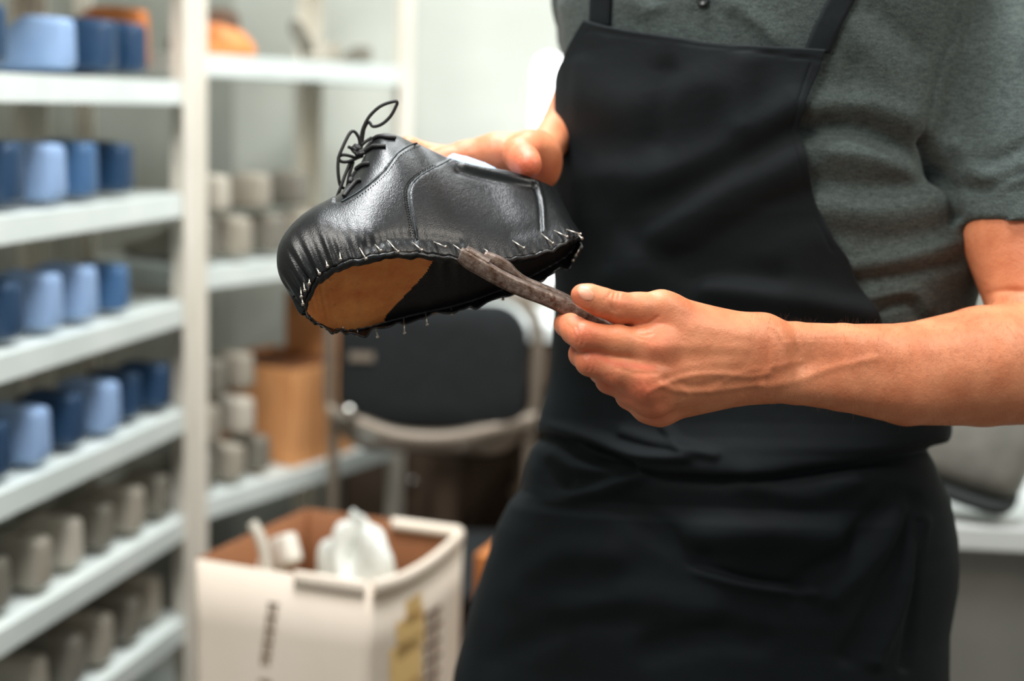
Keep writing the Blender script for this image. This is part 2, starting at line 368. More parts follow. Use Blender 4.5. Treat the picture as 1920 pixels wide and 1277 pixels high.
# veins, tendons, creases and the flush of the knuckles on the front hand
N = normals(body); Wd = coords(body) + origin(body); q = toC(Wd); px, py = pix(q); nz_ = N @ FWD
front = np.clip(-nz_ * 1.6, 0, 1) * (np.arange(len(Wd)) < len(AV))
mm_ = 1e-3
D = ridges(px, py, [
 ([(1217, 733), (1263, 714), (1307, 703), (1360, 702), (1405, 706), (1440, 700)], 6, .9 * mm_), ([(1240, 722), (1273, 733), (1323, 734), (1380, 727), (1430, 722)], 6, 1.0 * mm_),
 ([(1262, 715), (1290, 740), (1275, 755)], 5, .5 * mm_), ([(1330, 735), (1385, 700), (1440, 690), (1500, 678)], 6, .5 * mm_),
 ([(1430, 725), (1490, 715), (1560, 690), (1640, 672)], 8, .8 * mm_), ([(1230, 650), (1310, 650), (1400, 655)], 11, .6 * mm_), ([(1225, 700), (1300, 685), (1390, 675)], 9, .4 * mm_),
 ([(1205, 733), (1212, 740)], 12, 1.1 * mm_), ([(1226, 655), (1236, 660)], 14, 1.0 * mm_), ([(1226, 770), (1236, 776)], 12, .8 * mm_),
 ([(1250, 712), (1300, 725), (1350, 716)], 8, -.9 * mm_), ([(1400, 735), (1470, 700), (1520, 680)], 12, -.9 * mm_),
 ([(1145, 549), (1140, 562), (1147, 582)], 2.4, -.8 * mm_), ([(1153, 549), (1150, 564), (1154, 584)], 2.4, -.8 * mm_), ([(1161, 551), (1159, 566), (1161, 580)], 2.2, -.6 * mm_), ([(1136, 556), (1133, 566)], 2.2, -.4 * mm_), ([(1168, 556), (1168, 572)], 2.2, -.35 * mm_), ([(1150, 566), (1160, 568)], 9, .5 * mm_), ([(1083, 570), (1092, 576), (1106, 578)], 5, .5 * mm_), ([(1080, 541), (1096, 533)], 2.2, -.25 * mm_),
 ([(1165, 550), (1170, 570)], 4, .25 * mm_), ([(1080, 612), (1086, 628), (1083, 642)], 2.6, -.55 * mm_), ([(1090, 611), (1096, 628), (1092, 646)], 2.6, -.55 * mm_), ([(1101, 614), (1105, 630)], 2.4, -.35 * mm_), ([(1073, 615), (1077, 630)], 2.4, -.35 * mm_), ([(1100, 668), (1106, 680), (1102, 694)], 2.6, -.5 * mm_), ([(1110, 668), (1116, 682), (1112, 696)], 2.6, -.45 * mm_), ([(1138, 704), (1143, 714), (1140, 724)], 2.6, -.45 * mm_), ([(1147, 705), (1152, 716)], 2.4, -.35 * mm_), ([(1058, 602), (1066, 610)], 2.4, -.3 * mm_),
 ([(1180, 612), (1200, 620), (1222, 614)], 3, -.5 * mm_), ([(1186, 622), (1206, 629), (1222, 626)], 3, -.45 * mm_), ([(1194, 633), (1212, 638)], 3, -.35 * mm_), ([(1233, 594), (1215, 606), (1195, 612)], 3, -.8 * mm_), ([(1190, 726), (1196, 740)], 3, -.35 * mm_), ([(1200, 722), (1207, 736)], 3, -.3 * mm_), ([(1214, 722), (1220, 738)], 3, -.3 * mm_), ([(1244, 604), (1320, 612), (1400, 625)], 14, .6 * mm_), ([(1160, 690), (1190, 700), (1230, 700)], 5, -.5 * mm_), ([(1440, 610), (1442, 660), (1436, 740)], 4, -.35 * mm_), ([(1456, 606), (1460, 660), (1452, 745)], 4, -.3 * mm_),
 ([(1480, 640), (1560, 628), (1640, 640)], 16, .8 * mm_), ([(1500, 740), (1620, 752), (1760, 760)], 22, .6 * mm_), ([(1660, 700), (1760, 680), (1860, 650)], 26, -.8 * mm_),
 ([(1850, 556), (1880, 546), (1920, 548)], 7, -2.2 * mm_)]) * front
setco(body, coords(body) + N * D[:, None])
fl = np.zeros(len(px))
for (x, y, r_, a) in ((1205, 733, 34, .65), (1228, 655, 34, .35), (1090, 632, 34, .6), (1106, 682, 30, .6), (1142, 716, 26, .6), (1232, 776, 36, .45), (1085, 556, 22, .5), (1155, 568, 24, .3), (1060, 606, 24, .5), (985, 312, 40, .8), (1010, 320, 30, .6), (1180, 740, 26, .6), (1240, 608, 30, .25)):
    fl = np.maximum(fl, a * np.exp(-((px - x) ** 2 + (py - y) ** 2) / r_ ** 2))
fl = np.maximum(fl, .75 * np.exp(-(polydist(px, py, [(1094, 655), (1150, 682), (1225, 690)]) / 7) ** 2)); fl = np.maximum(fl, .6 * np.exp(-(polydist(px, py, [(1115, 700), (1170, 722)]) / 7) ** 2))
attr(body, 'flush', np.clip(fl, 0, 1))
BODY_BVH = bvh_of(body)
def patch(bvh, name, mat_, parent, cx, cy, a, b_, ang, off, n=14):
    V = []; cs, sn = math.cos(ang), math.sin(ang)
    for i in range(n):
        for j in range(n):
            u, v = 2 * i / (n - 1) - 1, 2 * j / (n - 1) - 1
            x, y = u * math.sqrt(1 - v * v / 2), v * math.sqrt(1 - u * u / 2); x, y = x * a, y * b_
            h, nn = cast(bvh, cx + x * cs - y * sn, cy + x * sn + y * cs)
            if h is None: return None
            e = 1 - (u ** 8 + v ** 8) * .5; V.append(h + nn * np.sign(nn @ (CAM - h)) * off * e)
    return mk(name, V, grid_faces(n, n), mat_, parent)
th = patch(BODY_BVH, 'thumbnail', nailm, body, 1098, 550, 17, 11, R(38), .0005)
if th: tag(th, 'pale trimmed thumbnail')
# fine hair on the front forearm: nobody could count it
hb = MB(); k = 0
while k < 1900:
    t = rng.random() ** .8; x = 1400 + 525 * t; ytop = np.interp(x, [1380, 1480, 1640, 1750, 1850, 1925], [592, 601, 604, 586, 563, 560]); ybot = np.interp(x, [1380, 1480, 1650, 1750, 1925], [740, 758, 793, 800, 795])
    y = ytop + (ybot - ytop) * rng.random() ** 1.7; h, nn = cast(BODY_BVH, x, y + 1)
    if h is None: k += 1; continue
    if nn @ (CAM - h) < 0: nn = -nn
    dirv = RIGHT * (-.35 + .5 * rng.standard_normal()) * .6 - UP * (.35 + .4 * rng.random()) + nn * .55; dirv /= np.linalg.norm(dirv)
    if y < ytop + 14: dirv = UP * .8 + RIGHT * (-.5 + .6 * rng.standard_normal()) + nn * .4; dirv /= np.linalg.norm(dirv)
    Lh = .004 + .006 * rng.random(); w_ = np.cross(dirv, nn); w_ /= np.linalg.norm(w_) + 1e-9; w_ *= .00005
    mid = h + dirv * Lh * .55 + nn * .0003; tip = h + dirv * Lh - nn * .0008 * rng.random()
    hb.add([h - w_, h + w_, mid + w_ * .7, mid - w_ * .7, tip], [(0, 1, 2, 3), (3, 2, 4)]); k += 1
tag(hb.build('arm_hair', hairm, body, fix=False), 'fine brown hair along the forearm', kind='stuff')
eyem = mat('eye_white', rgb(232, 228, 220), .2); irism = mat('iris_brown', rgb(60, 40, 28), .15); browm = mat('brow_hair', rgb(52, 36, 26), .7)
for s in (-1, 1):
    ex = np.array([hx - .022 + s * .031 * CF - .0, hy - .02 - s * .031 * SF, 1.700]); fd = np.array([-SF, -CF, 0]); hh = BODY_BVH.ray_cast(Vector(ex + fd * .3), Vector(-fd))
    if hh[0] is not None:
        hp_ = np.array(hh[0]); m_ = MB()
        for r0, z0, zz in (((.0115, -.001, 0),)):
            V = [hp_ - fd * .0075 + r0 * np.array([math.sin(a) * math.cos(b2), math.sin(a) * math.sin(b2), math.cos(a)]) for a in np.linspace(.01, 3.13, 13) for b2 in np.linspace(0, 6.283, 20, endpoint=False)]
            m_.add(V, grid_faces(13, 20, True))
        eo = m_.build('eye', eyem, body); m_ = MB(); m_.tube([hp_ + fd * .0030, hp_ + fd * .0043], [.0048, .0040], 16); m_.build('iris', irism, eo)
        m_ = MB(); m_.tube(spline([hp_ + np.array([CF * k, -SF * k, .017 - 9 * k * k]) + fd * (.004 - 6 * k * k) for k in (-.020, -.01, 0, .01, .020)], 14), np.interp(np.linspace(0, 1, 14), [0, .4, 1], [.0025, .0035, .0015]), 8); m_.build('eyebrow', browm, body)
# ---- POLO SHIRT
lo = C(1000, 905, 1.43); hi = C(2120, -150, 1.43)
SFd = Field((lo[0] - .05, lo[1], 1.13), (hi[0], hi[1], 1.72), .0042)
rg = tuple(slice(0, k) for k in SFd.n); X, Y, Z = SFd.pts(rg)
SFd.v = torso_sdf(X, Y, Z)
SFd.v = np.maximum(SFd.v, (lo[1] + .012 - Y) + 0 * SFd.v)
sl = np.full_like(SFd.v, .2); keep = SFd.v; SFd.v = sl
SFd.chain([c3(1800, -60, 1.43, 130), c3(1880, 20, 1.385, 155), c3(1912, 160, 1.35, 156), c3(1934, 300, 1.325, 152), c3(1948, 470, 1.300, 154)], .03)
# cut the cuff with a plane across the arm
cpt = C(1925, 413, 1.30); cn = C(1936, 470, 1.30) - C(1908, 160, 1.35); cn /= np.linalg.norm(cn); cn = np.array([.0, -1, .10]); cn /= np.linalg.norm(cn)
pl = ((X - cpt[0]) * cn[0] + (Y - cpt[1]) * cn[1] + (Z - cpt[2]) * cn[2]).astype(np.float32)
SFd.v = np.maximum(SFd.v, pl)
SFd.v = smin(keep, SFd.v, .022); keep = SFd.v
SFd.v = np.full_like(keep, .2)
SFd.chain([c3(1165, -70, 1.50, 120), c3(1150, -10, 1.53, 105), c3(1135, 60, 1.60, 92)], .03)
SFd.v = smin(keep, SFd.v, .02)
SV, SFc = nets(SFd.v, SFd.lo, SFd.h, 3)
shirt = mk('polo_shirt', toW(SV), orient(toW(SV), SFc), polo, PERSON)
tag(shirt, 'dark grey-green melange polo shirt')
N = normals(shirt); q = toC(coords(shirt) + origin(shirt)); px, py = pix(q); fr = np.clip(-(N @ FWD) * 2.2, 0, 1)
SH_FOLDS = [
 ([(1500, 245), (1600, 238), (1690, 275), (1760, 330)], 22, -9 * mm_), ([(1560, 285), (1660, 300), (1740, 345)], 22, 6 * mm_), ([(1520, 200), (1620, 195), (1700, 225)], 26, 6 * mm_),
 ([(1530, 340), (1640, 350), (1770, 335)], 20, -6 * mm_), ([(1540, 390), (1650, 400), (1780, 380)], 26, 4 * mm_), ([(1570, 440), (1680, 450), (1790, 420)], 20, -3 * mm_),
 ([(1590, 500), (1700, 480), (1800, 450)], 16, 4 * mm_), ([(1600, 528), (1700, 515), (1800, 490)], 12, -5 * mm_), ([(1620, 560), (1690, 545), (1725, 552), (1740, 580)], 10, 4 * mm_), ([(1650, 585), (1700, 568), (1735, 600)], 9, -5 * mm_),
 ([(1735, 265), (1760, 310), (1785, 360), (1793, 410)], 11, -12 * mm_), ([(1790, 270), (1830, 320), (1880, 340), (1920, 320)], 18, 5 * mm_), ([(1790, 350), (1850, 352), (1920, 322)], 9, -4.5 * mm_), ([(1800, 300), (1860, 300), (1930, 270)], 12, -3 * mm_),
 ([(1795, 366), (1860, 364), (1925, 350)], 3.5, -1.5 * mm_), ([(1800, 30), (1760, 140), (1738, 230), (1738, 268)], 3, -2.0 * mm_), ([(1812, 30), (1774, 140), (1752, 230)], 10, 1.2 * mm_),
 ([(1600, 60), (1660, 130), (1700, 190)], 40, 4 * mm_), ([(1640, 20), (1720, 90)], 22, -3 * mm_), ([(1600, 120), (1580, 200)], 20, -3 * mm_),
 ([(1277, -80), (1277, 70)], 2, -.9 * mm_), ([(1343, -80), (1343, 80)], 2, -.9 * mm_), ([(1310, -80), (1310, 75)], 30, 1.0 * mm_), ([(1180, 0), (1250, 40)], 22, 3 * mm_), ([(1380, 10), (1450, 70)], 22, 3 * mm_)]
D = ridges(px, py, SH_FOLDS) * fr; D = np.where(polydist(px, py, [(1300, 200), (1300, 600)]) < 190, np.minimum(D, 0), D)
setco(shirt, coords(shirt) + N * D[:, None])
SB = bvh_of(shirt)
buttonm = mat('button', rgb(40, 46, 46), .35)
h, nn = cast(SB, 1318, 1)
if h is not None:
    nn = nn * np.sign(nn @ (CAM - h)); a = np.cross(nn, [0, 0, 1]); a /= np.linalg.norm(a); b2 = np.cross(nn, a); V = []; 
    prof = [(0, .0012), (.002, .0012), (.0035, .0022), (.0052, .0022), (.0058, .0012), (.0058, -.001)]
    for r_, z_ in prof:
        for j in range(20): V.append(h + nn * (z_ + .0012) + r_ * (a * math.cos(j * .31416) + b2 * math.sin(j * .31416)))
    mk('button', V, grid_faces(6, 20, True), buttonm, shirt, fix=True)
# ---- APRON: one cloth over chest and hips
U_, V_ = 300, 420
gp = np.linspace(R(15), R(165), 500); gy = np.linspace(C(0, 860, 1.4)[1], C(0, -20, 1.4)[1], 600)
GP, GY = np.meshgrid(gp, gy, indexing='ij'); gq = torso(GP, GY, .004); gx, gyy = pix(gq)
def to_par(x, y):
    k = np.argmin((gx - x) ** 2 + (gyy - y) ** 2); return GP.flat[k], GY.flat[k]
top = [to_par(x, y) for x, y in ((1105, 38), (1160, 45), (1200, 50), (1265, 59), (1330, 68), (1390, 76), (1450, 83), (1500, 89), (1545, 95))]
redge = [to_par(x, y) for x, y in ((1545, 95), (1530, 138), (1506, 190), (1496, 250), (1505, 300), (1530, 380), (1560, 450), (1600, 530), (1642, 603), (1682, 680), (1715, 750))]
ledge = [to_par(x, y) for x, y in ((1105, 38), (1085, 70), (1066, 110))]
def yrow(py):
    return _ri_row(py)
_p = np.argsort(ROWS[:, 0])
def _ri_row(py): return np.interp(py, ROWS[_p, 0], RY[_p])
ry_ = np.array([k[1] for k in redge] + [_ri_row(775), _ri_row(830), _ri_row(1650)]); rp_ = np.array([k[0] for k in redge] + [R(-12), R(-32), R(-38)])
ly_ = np.array([k[1] for k in ledge] + [_ri_row(200), _ri_row(760), _ri_row(850), _ri_row(1650)]); lp_ = np.array([k[0] for k in ledge] + [R(190), R(200), R(215), R(222)])
o1 = np.argsort(ry_); o2 = np.argsort(ly_)
u = np.linspace(0, 1, U_); v = np.linspace(0, 1, V_)
tp = np.array([k[0] for k in top]); ty = np.array([k[1] for k in top]); ybot = _ri_row(1640)
ytop = np.interp((tp[0] - (tp[0] + (tp[-1] - tp[0]) * u)) / (tp[0] - tp[-1]), (tp[0] - tp) / (tp[0] - tp[-1]), ty)
UU, VV2 = np.meshgrid(u, v, indexing='ij')
Yg = ytop[:, None] * (1 - VV2) + ybot * VV2
TR = np.interp(Yg, ry_[o1], rp_[o1]); TL = np.interp(Yg, ly_[o2], lp_[o2])
Tg = TL + (TR - TL) * UU
Q = torso(Tg, Yg, .0085)
px, py = pix(Q); ctr = np.stack([_ri(Yg, RCX), Yg, _ri(Yg, AXD)], -1); nrm = Q - ctr; nrm /= np.linalg.norm(nrm, axis=-1, keepdims=True)
AP_FOLDS = [
 ([(1130, 330), (1250, 330), (1380, 280), (1490, 200)], 38, 5 * mm_), ([(1180, 420), (1330, 330), (1480, 250)], 30, -6 * mm_), ([(1160, 520), (1300, 400), (1500, 300)], 46, 5 * mm_),
 ([(1300, 500), (1440, 410), (1540, 380)], 40, -6 * mm_), ([(1330, 540), (1480, 560), (1620, 590)], 30, 6 * mm_), ([(1200, 460), (1300, 500), (1450, 520)], 26, -4 * mm_), ([(1100, 180), (1200, 200), (1330, 160)], 50, 4 * mm_),
 ([(1090, 120), (1080, 300), (1075, 480)], 18, 3 * mm_), ([(1250, 140), (1230, 260)], 26, -3 * mm_), ([(1400, 120), (1390, 230)], 30, 3 * mm_),
 ([(1050, 800), (1120, 818), (1200, 850), (1290, 856)], 10, 6 * mm_), ([(1060, 822), (1130, 840), (1190, 868)], 9, -8 * mm_), ([(1040, 850), (1080, 875), (1150, 880)], 12, 5 * mm_),
 ([(1030, 880), (1060, 900)], 16, -9 * mm_), ([(1000, 925), (1060, 935), (1130, 920), (1200, 890)], 14, 6 * mm_), ([(1180, 810), (1260, 832), (1340, 850)], 10, 4 * mm_), ([(1250, 800), (1290, 845)], 9, 3 * mm_),
 ([(1180, 960), (1260, 1010), (1320, 1048)], 26, -6 * mm_), ([(1300, 1010), (1420, 1000), (1560, 1010)], 34, 7 * mm_), ([(1310, 1058), (1400, 1085), (1500, 1100)], 9, -4 * mm_), ([(1310, 1072), (1400, 1098), (1520, 1112)], 10, 3 * mm_),
 ([(1500, 1095), (1600, 1010), (1680, 930)], 20, -5 * mm_), ([(1560, 1120), (1650, 1030), (1700, 960)], 22, 5 * mm_), ([(1590, 1230), (1660, 1100), (1712, 940)], 16, -6 * mm_), ([(1640, 1240), (1690, 1120), (1725, 980)], 15, 5 * mm_), ([(1695, 1250), (1712, 1100), (1722, 980)], 9, -5 * mm_),
 ([(1080, 1150), (1200, 1120), (1330, 1140)], 34, 4 * mm_), ([(960, 1100), (1050, 1040), (1150, 1040)], 30, 4 * mm_), ([(1220, 1220), (1330, 1190), (1420, 1200)], 26, -5 * mm_), ([(920, 1240), (1060, 1170), (1180, 1160)], 26, -4 * mm_), ([(1400, 900), (1500, 930), (1600, 900)], 26, 4 * mm_)]
D = 1.3 * ridges(px, py, AP_FOLDS) * np.clip(-nrm[..., 2] * 2.5, 0, 1)
# the bib blouses over the waist tie
cy = np.interp(px, [980, 1050, 1120, 1250, 1350, 1450, 1600, 1710, 1740], [800, 812, 850, 882, 886, 882, 858, 832, 826]); s_ = py - cy
D += np.where(s_ < 0, .010 * np.exp(-(s_ / 70) ** 2), .010 * np.exp(-(s_ / 7) ** 2)) - .006 * np.exp(-((s_ - 14) / 14) ** 2)
# hems: two rows of stitching read as shallow grooves
hem = polydist(px, py, [(1105, 56), (1330, 86), (1540, 113)]); hem2 = polydist(px, py, [(1520, 120), (1494, 190), (1484, 250), (1493, 300), (1518, 380), (1560, 470)])
D += -.0011 * np.exp(-(hem / 2.2) ** 2) - .0009 * np.exp(-(hem2 / 2.2) ** 2)
D = np.where(D < 0, -.0052 * np.tanh(-D / .0052), D); Q = Q + nrm * D[..., None]
apron = mk('apron', toW(Q.reshape(-1, 3)), grid_faces(U_, V_), canvas, PERSON)
sm = apron.modifiers.new('cloth', 'SOLIDIFY'); sm.thickness = .0022; sm.offset = 0
tag(apron, 'black bib apron')
def strap(px0, pts, w, name):
    V = []; rows = spline(pts, 40)
    for x, y in rows:
        k = []
        for s in np.linspace(-1, 1, 7):
            h, nn = cast(SB, x + s * w, y)
            if h is None: break
            nn = nn * np.sign(nn @ (CAM - h)); k.append(h + nn * (.0032 - .0006 * s * s))
        if len(k) == 7: V.append(k)
    V = np.array(V)
    o = mk(name, V.reshape(-1, 3), grid_faces(len(V), 7), canvas, apron); s2 = o.modifiers.new('cloth', 'SOLIDIFY'); s2.thickness = .002; s2.offset = 0
strap(0, [(1128, 48), (1130, 0), (1136, -60), (1150, -130)], 19, 'apron_strap')
strap(0, [(1530, 100), (1552, 50), (1582, -10), (1610, -70), (1625, -130)], 26, 'apron_strap')
# ---- trousers, shoes on the feet, hair (below and above the frame)
GF = Field((-.06, 1.22, .05), (.56, 1.78, 1.12), .009)
for s in (-1, 1):
    X0 = hx + s * .09 * CF; Y0 = hy - s * .09 * SF
    GF.cone((X0, Y0, 1.02), .098, (X0 + s * .01, Y0 - .01, .52), .072, .03); GF.cone((X0 + s * .01, Y0 - .01, .52), .072, (X0 + s * .012, Y0 + .02, .10), .058, .03)
GF.cone((hx, hy, 1.03), .10, (hx, hy, 1.04), .10, .04)
v_, f_ = nets(GF.v, GF.lo, GF.h, 2); mk('trousers', v_, orient(v_, f_), denim, PERSON)
workshoe = mat('work_shoe_leather', rgb(30, 26, 24), .5)
for s in (-1, 1):
    X0 = hx + s * .09 * CF; Y0 = hy - s * .09 * SF
    KF = Field((X0 - .2, Y0 - .25, 0), (X0 + .2, Y0 + .2, .16), .007)
    KF.cone((X0 + s * .012, Y0 + .035, .048), .046, (X0 + s * .012 - .045, Y0 - .07, .044), .044, .02); KF.cone((X0 + s * .012 - .045, Y0 - .07, .044), .044, (X0 + s * .012 - .075, Y0 - .13, .034), .034, .02); KF.cone((X0 + s * .012, Y0 + .02, .06), .05, (X0 + s * .012, Y0 + .02, .11), .045, .02)
    rg_ = tuple(slice(0, k) for k in KF.n); X, Y, Z = KF.pts(rg_); KF.v = np.maximum(KF.v, (.006 - Z) + 0 * KF.v)
    v_, f_ = nets(KF.v, KF.lo, KF.h, 2); mk('work_shoe', v_, orient(v_, f_), workshoe, PERSON)
HF = Field((hx - .13, hy - .13, 1.6), (hx + .13, hy + .16, 1.87), .006)
HF.cone((hx - .008, hy + .02, 1.735), .098, (hx - .006, hy + .045, 1.70), .09, .02)
rg_ = tuple(slice(0, k) for k in HF.n); X, Y, Z = HF.pts(rg_); HF.v = np.maximum(HF.v, ((1.755 - Z) - 1.2 * (Y - (hy - .05))) + 0 * HF.v)
v_, f_ = nets(HF.v, HF.lo, HF.h, 2); mk('hair', v_, orient(v_, f_), mat('hair_brown', rgb(52, 36, 26), .6), PERSON)
# ================================================================== THE SHOE
SHO = P(850, 520, 1.20)
SHOE = thing('derby_shoe', 'black leather lace-up shoe still tacked to its last, held sole towards the camera', 'shoe', SHO)
def leather(name, c0, c1, rough, g=1100, bs=.2):
    m = mat(name, c0, rough); tc = nd(m, 'ShaderNodeTexCoord'); vo = nd(m, 'ShaderNodeTexVoronoi', Scale=g); vo.feature = 'SMOOTH_F1'
    wn = noise(m, 180, 3); ad = nd(m, 'ShaderNodeMixRGB'); ad.inputs[0].default_value = .004; ln(m, tc.outputs['Object'], ad.inputs[1]); ln(m, wn.outputs['Color'], ad.inputs[2]); ln(m, ad.outputs[0], vo.inputs['Vector'])
    n = noise(m, 30, 5); ln(m, mixcol(m, n.outputs[0], c0, c1, .3, .7), bsdf(m).inputs['Base Color'])
    rr = nd(m, 'ShaderNodeMapRange'); rr.inputs['To Min'].default_value = rough - .03; rr.inputs['To Max'].default_value = rough + .05; ln(m, vo.outputs['Distance'], rr.inputs['Value']); ln(m, rr.outputs[0], bsdf(m).inputs['Roughness'])
    bump(m, vo.outputs['Distance'], bs, .0008); bump(m, wn.outputs[0], .14, .0012); return m
blk = leather('black_leather', rgb(11, 13, 14), rgb(20, 22, 23), .33)
blk2 = leather('black_lining', rgb(12, 12, 13), rgb(22, 22, 23), .55, 300, .3)
edge = mat('painted_edge', rgb(22, 34, 40), .35)
thread = mat('black_thread', rgb(10, 10, 11), .7)
lacem = varied('waxed_lace', rgb(26, 26, 27), rgb(44, 43, 43), 1800, .6, bs=.5, bd=.0006)
nailm2 = mat('tack_steel', rgb(200, 192, 180), .32, .9)
bluep = mat('blue_last_plastic', rgb(150, 186, 222), .35); bsdf(bluep).inputs['Subsurface Weight'].default_value = .1; bsdf(bluep).inputs['Subsurface Scale'].default_value = .005
tan = mat('tan_insole_leather', rgb(176, 104, 50), .62)
n = noise(tan, 26, 8, .65, (1, 1, 1)); n2 = noise(tan, 90, 6, .7)
ca = mixcol(tan, n.outputs[0], rgb(204, 108, 46), rgb(242, 164, 92), .3, .7); cb = nd(tan, 'ShaderNodeMix', data_type='RGBA'); cb.inputs['B'].default_value = (*rgb(138, 70, 30), 1)
rp = nd(tan, 'ShaderNodeValToRGB'); rp.color_ramp.elements[0].position = .62; rp.color_ramp.elements[1].position = .74; ln(tan, n2.outputs[0], rp.inputs[0]); mu = nd(tan, 'ShaderNodeMath', operation='MULTIPLY'); mu.inputs[1].default_value = .65; ln(tan, rp.outputs[0], mu.inputs[0])
ln(tan, mu.outputs[0], cb.inputs['Factor']); ln(tan, ca, cb.inputs['A']); ln(tan, cb.outputs['Result'], bsdf(tan).inputs['Base Color']); bump(tan, n2.outputs[0], .5, .0015); bump(tan, n.outputs[0], .4, .002)
# stations, toe to heel: near edge N, far edge F, near top K (px, py, depth), open flag
ST = [
 ((570, 575, 1.140), (571, 577, 1.141), (553, 556, 1.140), 0), ((572, 566, 1.136), (577, 588, 1.147), (531, 532, 1.141), 0), ((577, 551, 1.132), (590, 601, 1.157), (520, 502, 1.144), 0),
 ((590, 526, 1.128), (608, 612, 1.168), (524, 466, 1.152), 0), ((611, 508, 1.125), (630, 620, 1.178), (550, 432, 1.165), 0), ((640, 494, 1.122), (658, 622, 1.188), (585, 407, 1.180), 0),
 ((678, 483, 1.122), (690, 617, 1.196), (624, 385, 1.193), 0), ((720, 475, 1.127), (727, 607, 1.204), (655, 349, 1.207), 0), ((765, 473, 1.137), (770, 596, 1.210), (681, 298, 1.220), 0),
 ((809, 477, 1.147), (815, 586, 1.216), (708, 255, 1.230), 0), ((850, 483, 1.156), (857, 576, 1.222), (747, 252, 1.234), 0), ((890, 487, 1.165), (890, 566, 1.226), (792, 273, 1.231), .5),
 ((930, 487, 1.172), (925, 553, 1.229), (848, 299, 1.228), 1), ((970, 482, 1.180), (965, 537, 1.232), (898, 313, 1.229), 1), ((1010, 473, 1.187), (1005, 517, 1.236), (950, 321, 1.232), 1),
 ((1045, 461, 1.195), (1036, 500, 1.24), (998, 336, 1.238), 1), ((1070, 447, 1.205), (1062, 484, 1.243), (1025, 347, 1.246), 1), ((1084, 444, 1.218), (1080, 464, 1.245), (1038, 354, 1.257), 1), ((1088, 448, 1.236), (1087, 450, 1.24), (1042, 359, 1.272), 1)]
NS = 260; NT = 80
Nn = spline([C(*s[0]) for s in ST], NS); Ff = spline([C(*s[1]) for s in ST], NS); Kk = spline([C(*s[2]) for s in ST], NS)
op = np.clip(spline([(s_, 0, 0) for s_ in [0] * 9 + [.04, .2, .5, .8, .96] + [1] * 5], NS)[:, 0], 0, 1)
WD = np.array([.253, .468, -.847])          # across the shoe, towards the camera side
wopen = np.maximum(spline([(s_, 0, 0) for s_ in [0] * 10 + [.006, .026, .042, .050, .052, .048, .036, .018, .0]], NS)[:, 0], 0)
wv_ = np.convolve(np.random.default_rng(2).standard_normal(NS + 40), np.hanning(9) / 4.5, 'same')[20:-20] * .0013 * np.clip(np.linspace(0, 1, NS) / .1, 0, 1)
Kf = Kk - WD * wopen[:, None]
Mm = (Nn + Ff) / 2; e1 = (Nn - Ff) / 2; e2 = (Kk + Kf) / 2 - Mm; H = np.linalg.norm(e2, axis=1)
UPS = e2 / (H[:, None] + 1e-9)
def bez(a, b, c, d, t):
    t = t[None, :, None]; a, b, c, d = [k[:, None, :] for k in (a, b, c, d)]
    return a * (1 - t) ** 3 + 3 * b * t * (1 - t) ** 2 + 3 * c * t * t * (1 - t) + d * t ** 3
t = np.linspace(0, 1, NT)
o = op[:, None]
toe = np.clip(np.linspace(0, 1, NS) / .10, 0, 1)[:, None]
def wall(Ed, Kt, sgn):
    ee = e1 * sgn
    b1 = Ed + (Kt - Ed) * 0 + e2 * (.52 * (1 - o) + .38 * o) + ee * (.16 * (1 - o) + .22 * o) * toe
    c1 = Kt + (ee * .62) * (1 - o) * toe + ((-(Kt - Mm) * .34 + ee * .10)) * o
    return bez(Ed, b1, c1, Kt, t)
near = wall(Nn, Kk, 1.0); far = wall(Ff, Kf, -1.0)
def gridn(Q):
    a = np.gradient(Q, axis=0); b_ = np.gradient(Q, axis=1); n_ = np.cross(a, b_); return n_ / (np.linalg.norm(n_, axis=-1, keepdims=True) + 1e-12)
nn_ = gridn(near); nn_ *= np.sign((nn_ * (near - (Mm + e2 * .4)[:, None, :])).sum(-1, keepdims=True) + 1e-12)
nf_ = gridn(far); nf_ *= np.sign((nf_ * (far - (Mm + e2 * .4)[:, None, :])).sum(-1, keepdims=True) + 1e-12)
# toe pleats run up from the lasting edge; small puckers further back and round the heel
arcN = np.concatenate([[0], np.cumsum(np.linalg.norm(np.diff(Nn, axis=0), axis=1))]); arcF = np.concatenate([[0], np.cumsum(np.linalg.norm(np.diff(Ff, axis=0), axis=1))])
def pleats(arc, T, seed, L):
    rg2 = np.random.default_rng(seed); out = np.zeros((NS, NT)); x = .004
    while x < L:
        toeness = math.exp(-(x / .055) ** 2); heel = math.exp(-((x - L) / .035) ** 2)
        amp = (.0046 * toeness + .0005 + .0013 * heel) * rg2.uniform(.7, 1.25); w_ = rg2.uniform(.0018, .0028) + .001 * toeness; hgt = (.10 + .30 * toeness + .12 * heel) * rg2.uniform(.7, 1.2)
        out += amp * np.exp(-((arc[:, None] - x - .010 * toeness * T) / w_) ** 2) * np.exp(-(T / hgt) ** 2)
        x += rg2.uniform(.0062, .0085)
    return out - .0008 * np.exp(-(T / .12) ** 2)
T2 = np.broadcast_to(t[None, :], (NS, NT)); fade = np.clip(np.linspace(0, 1, NS) / .03, 0, 1)[:, None]
Dn = pleats(arcN, T2, 3, arcN[-1]) * fade; Df = pleats(arcF, T2, 5, arcF[-1]) * fade
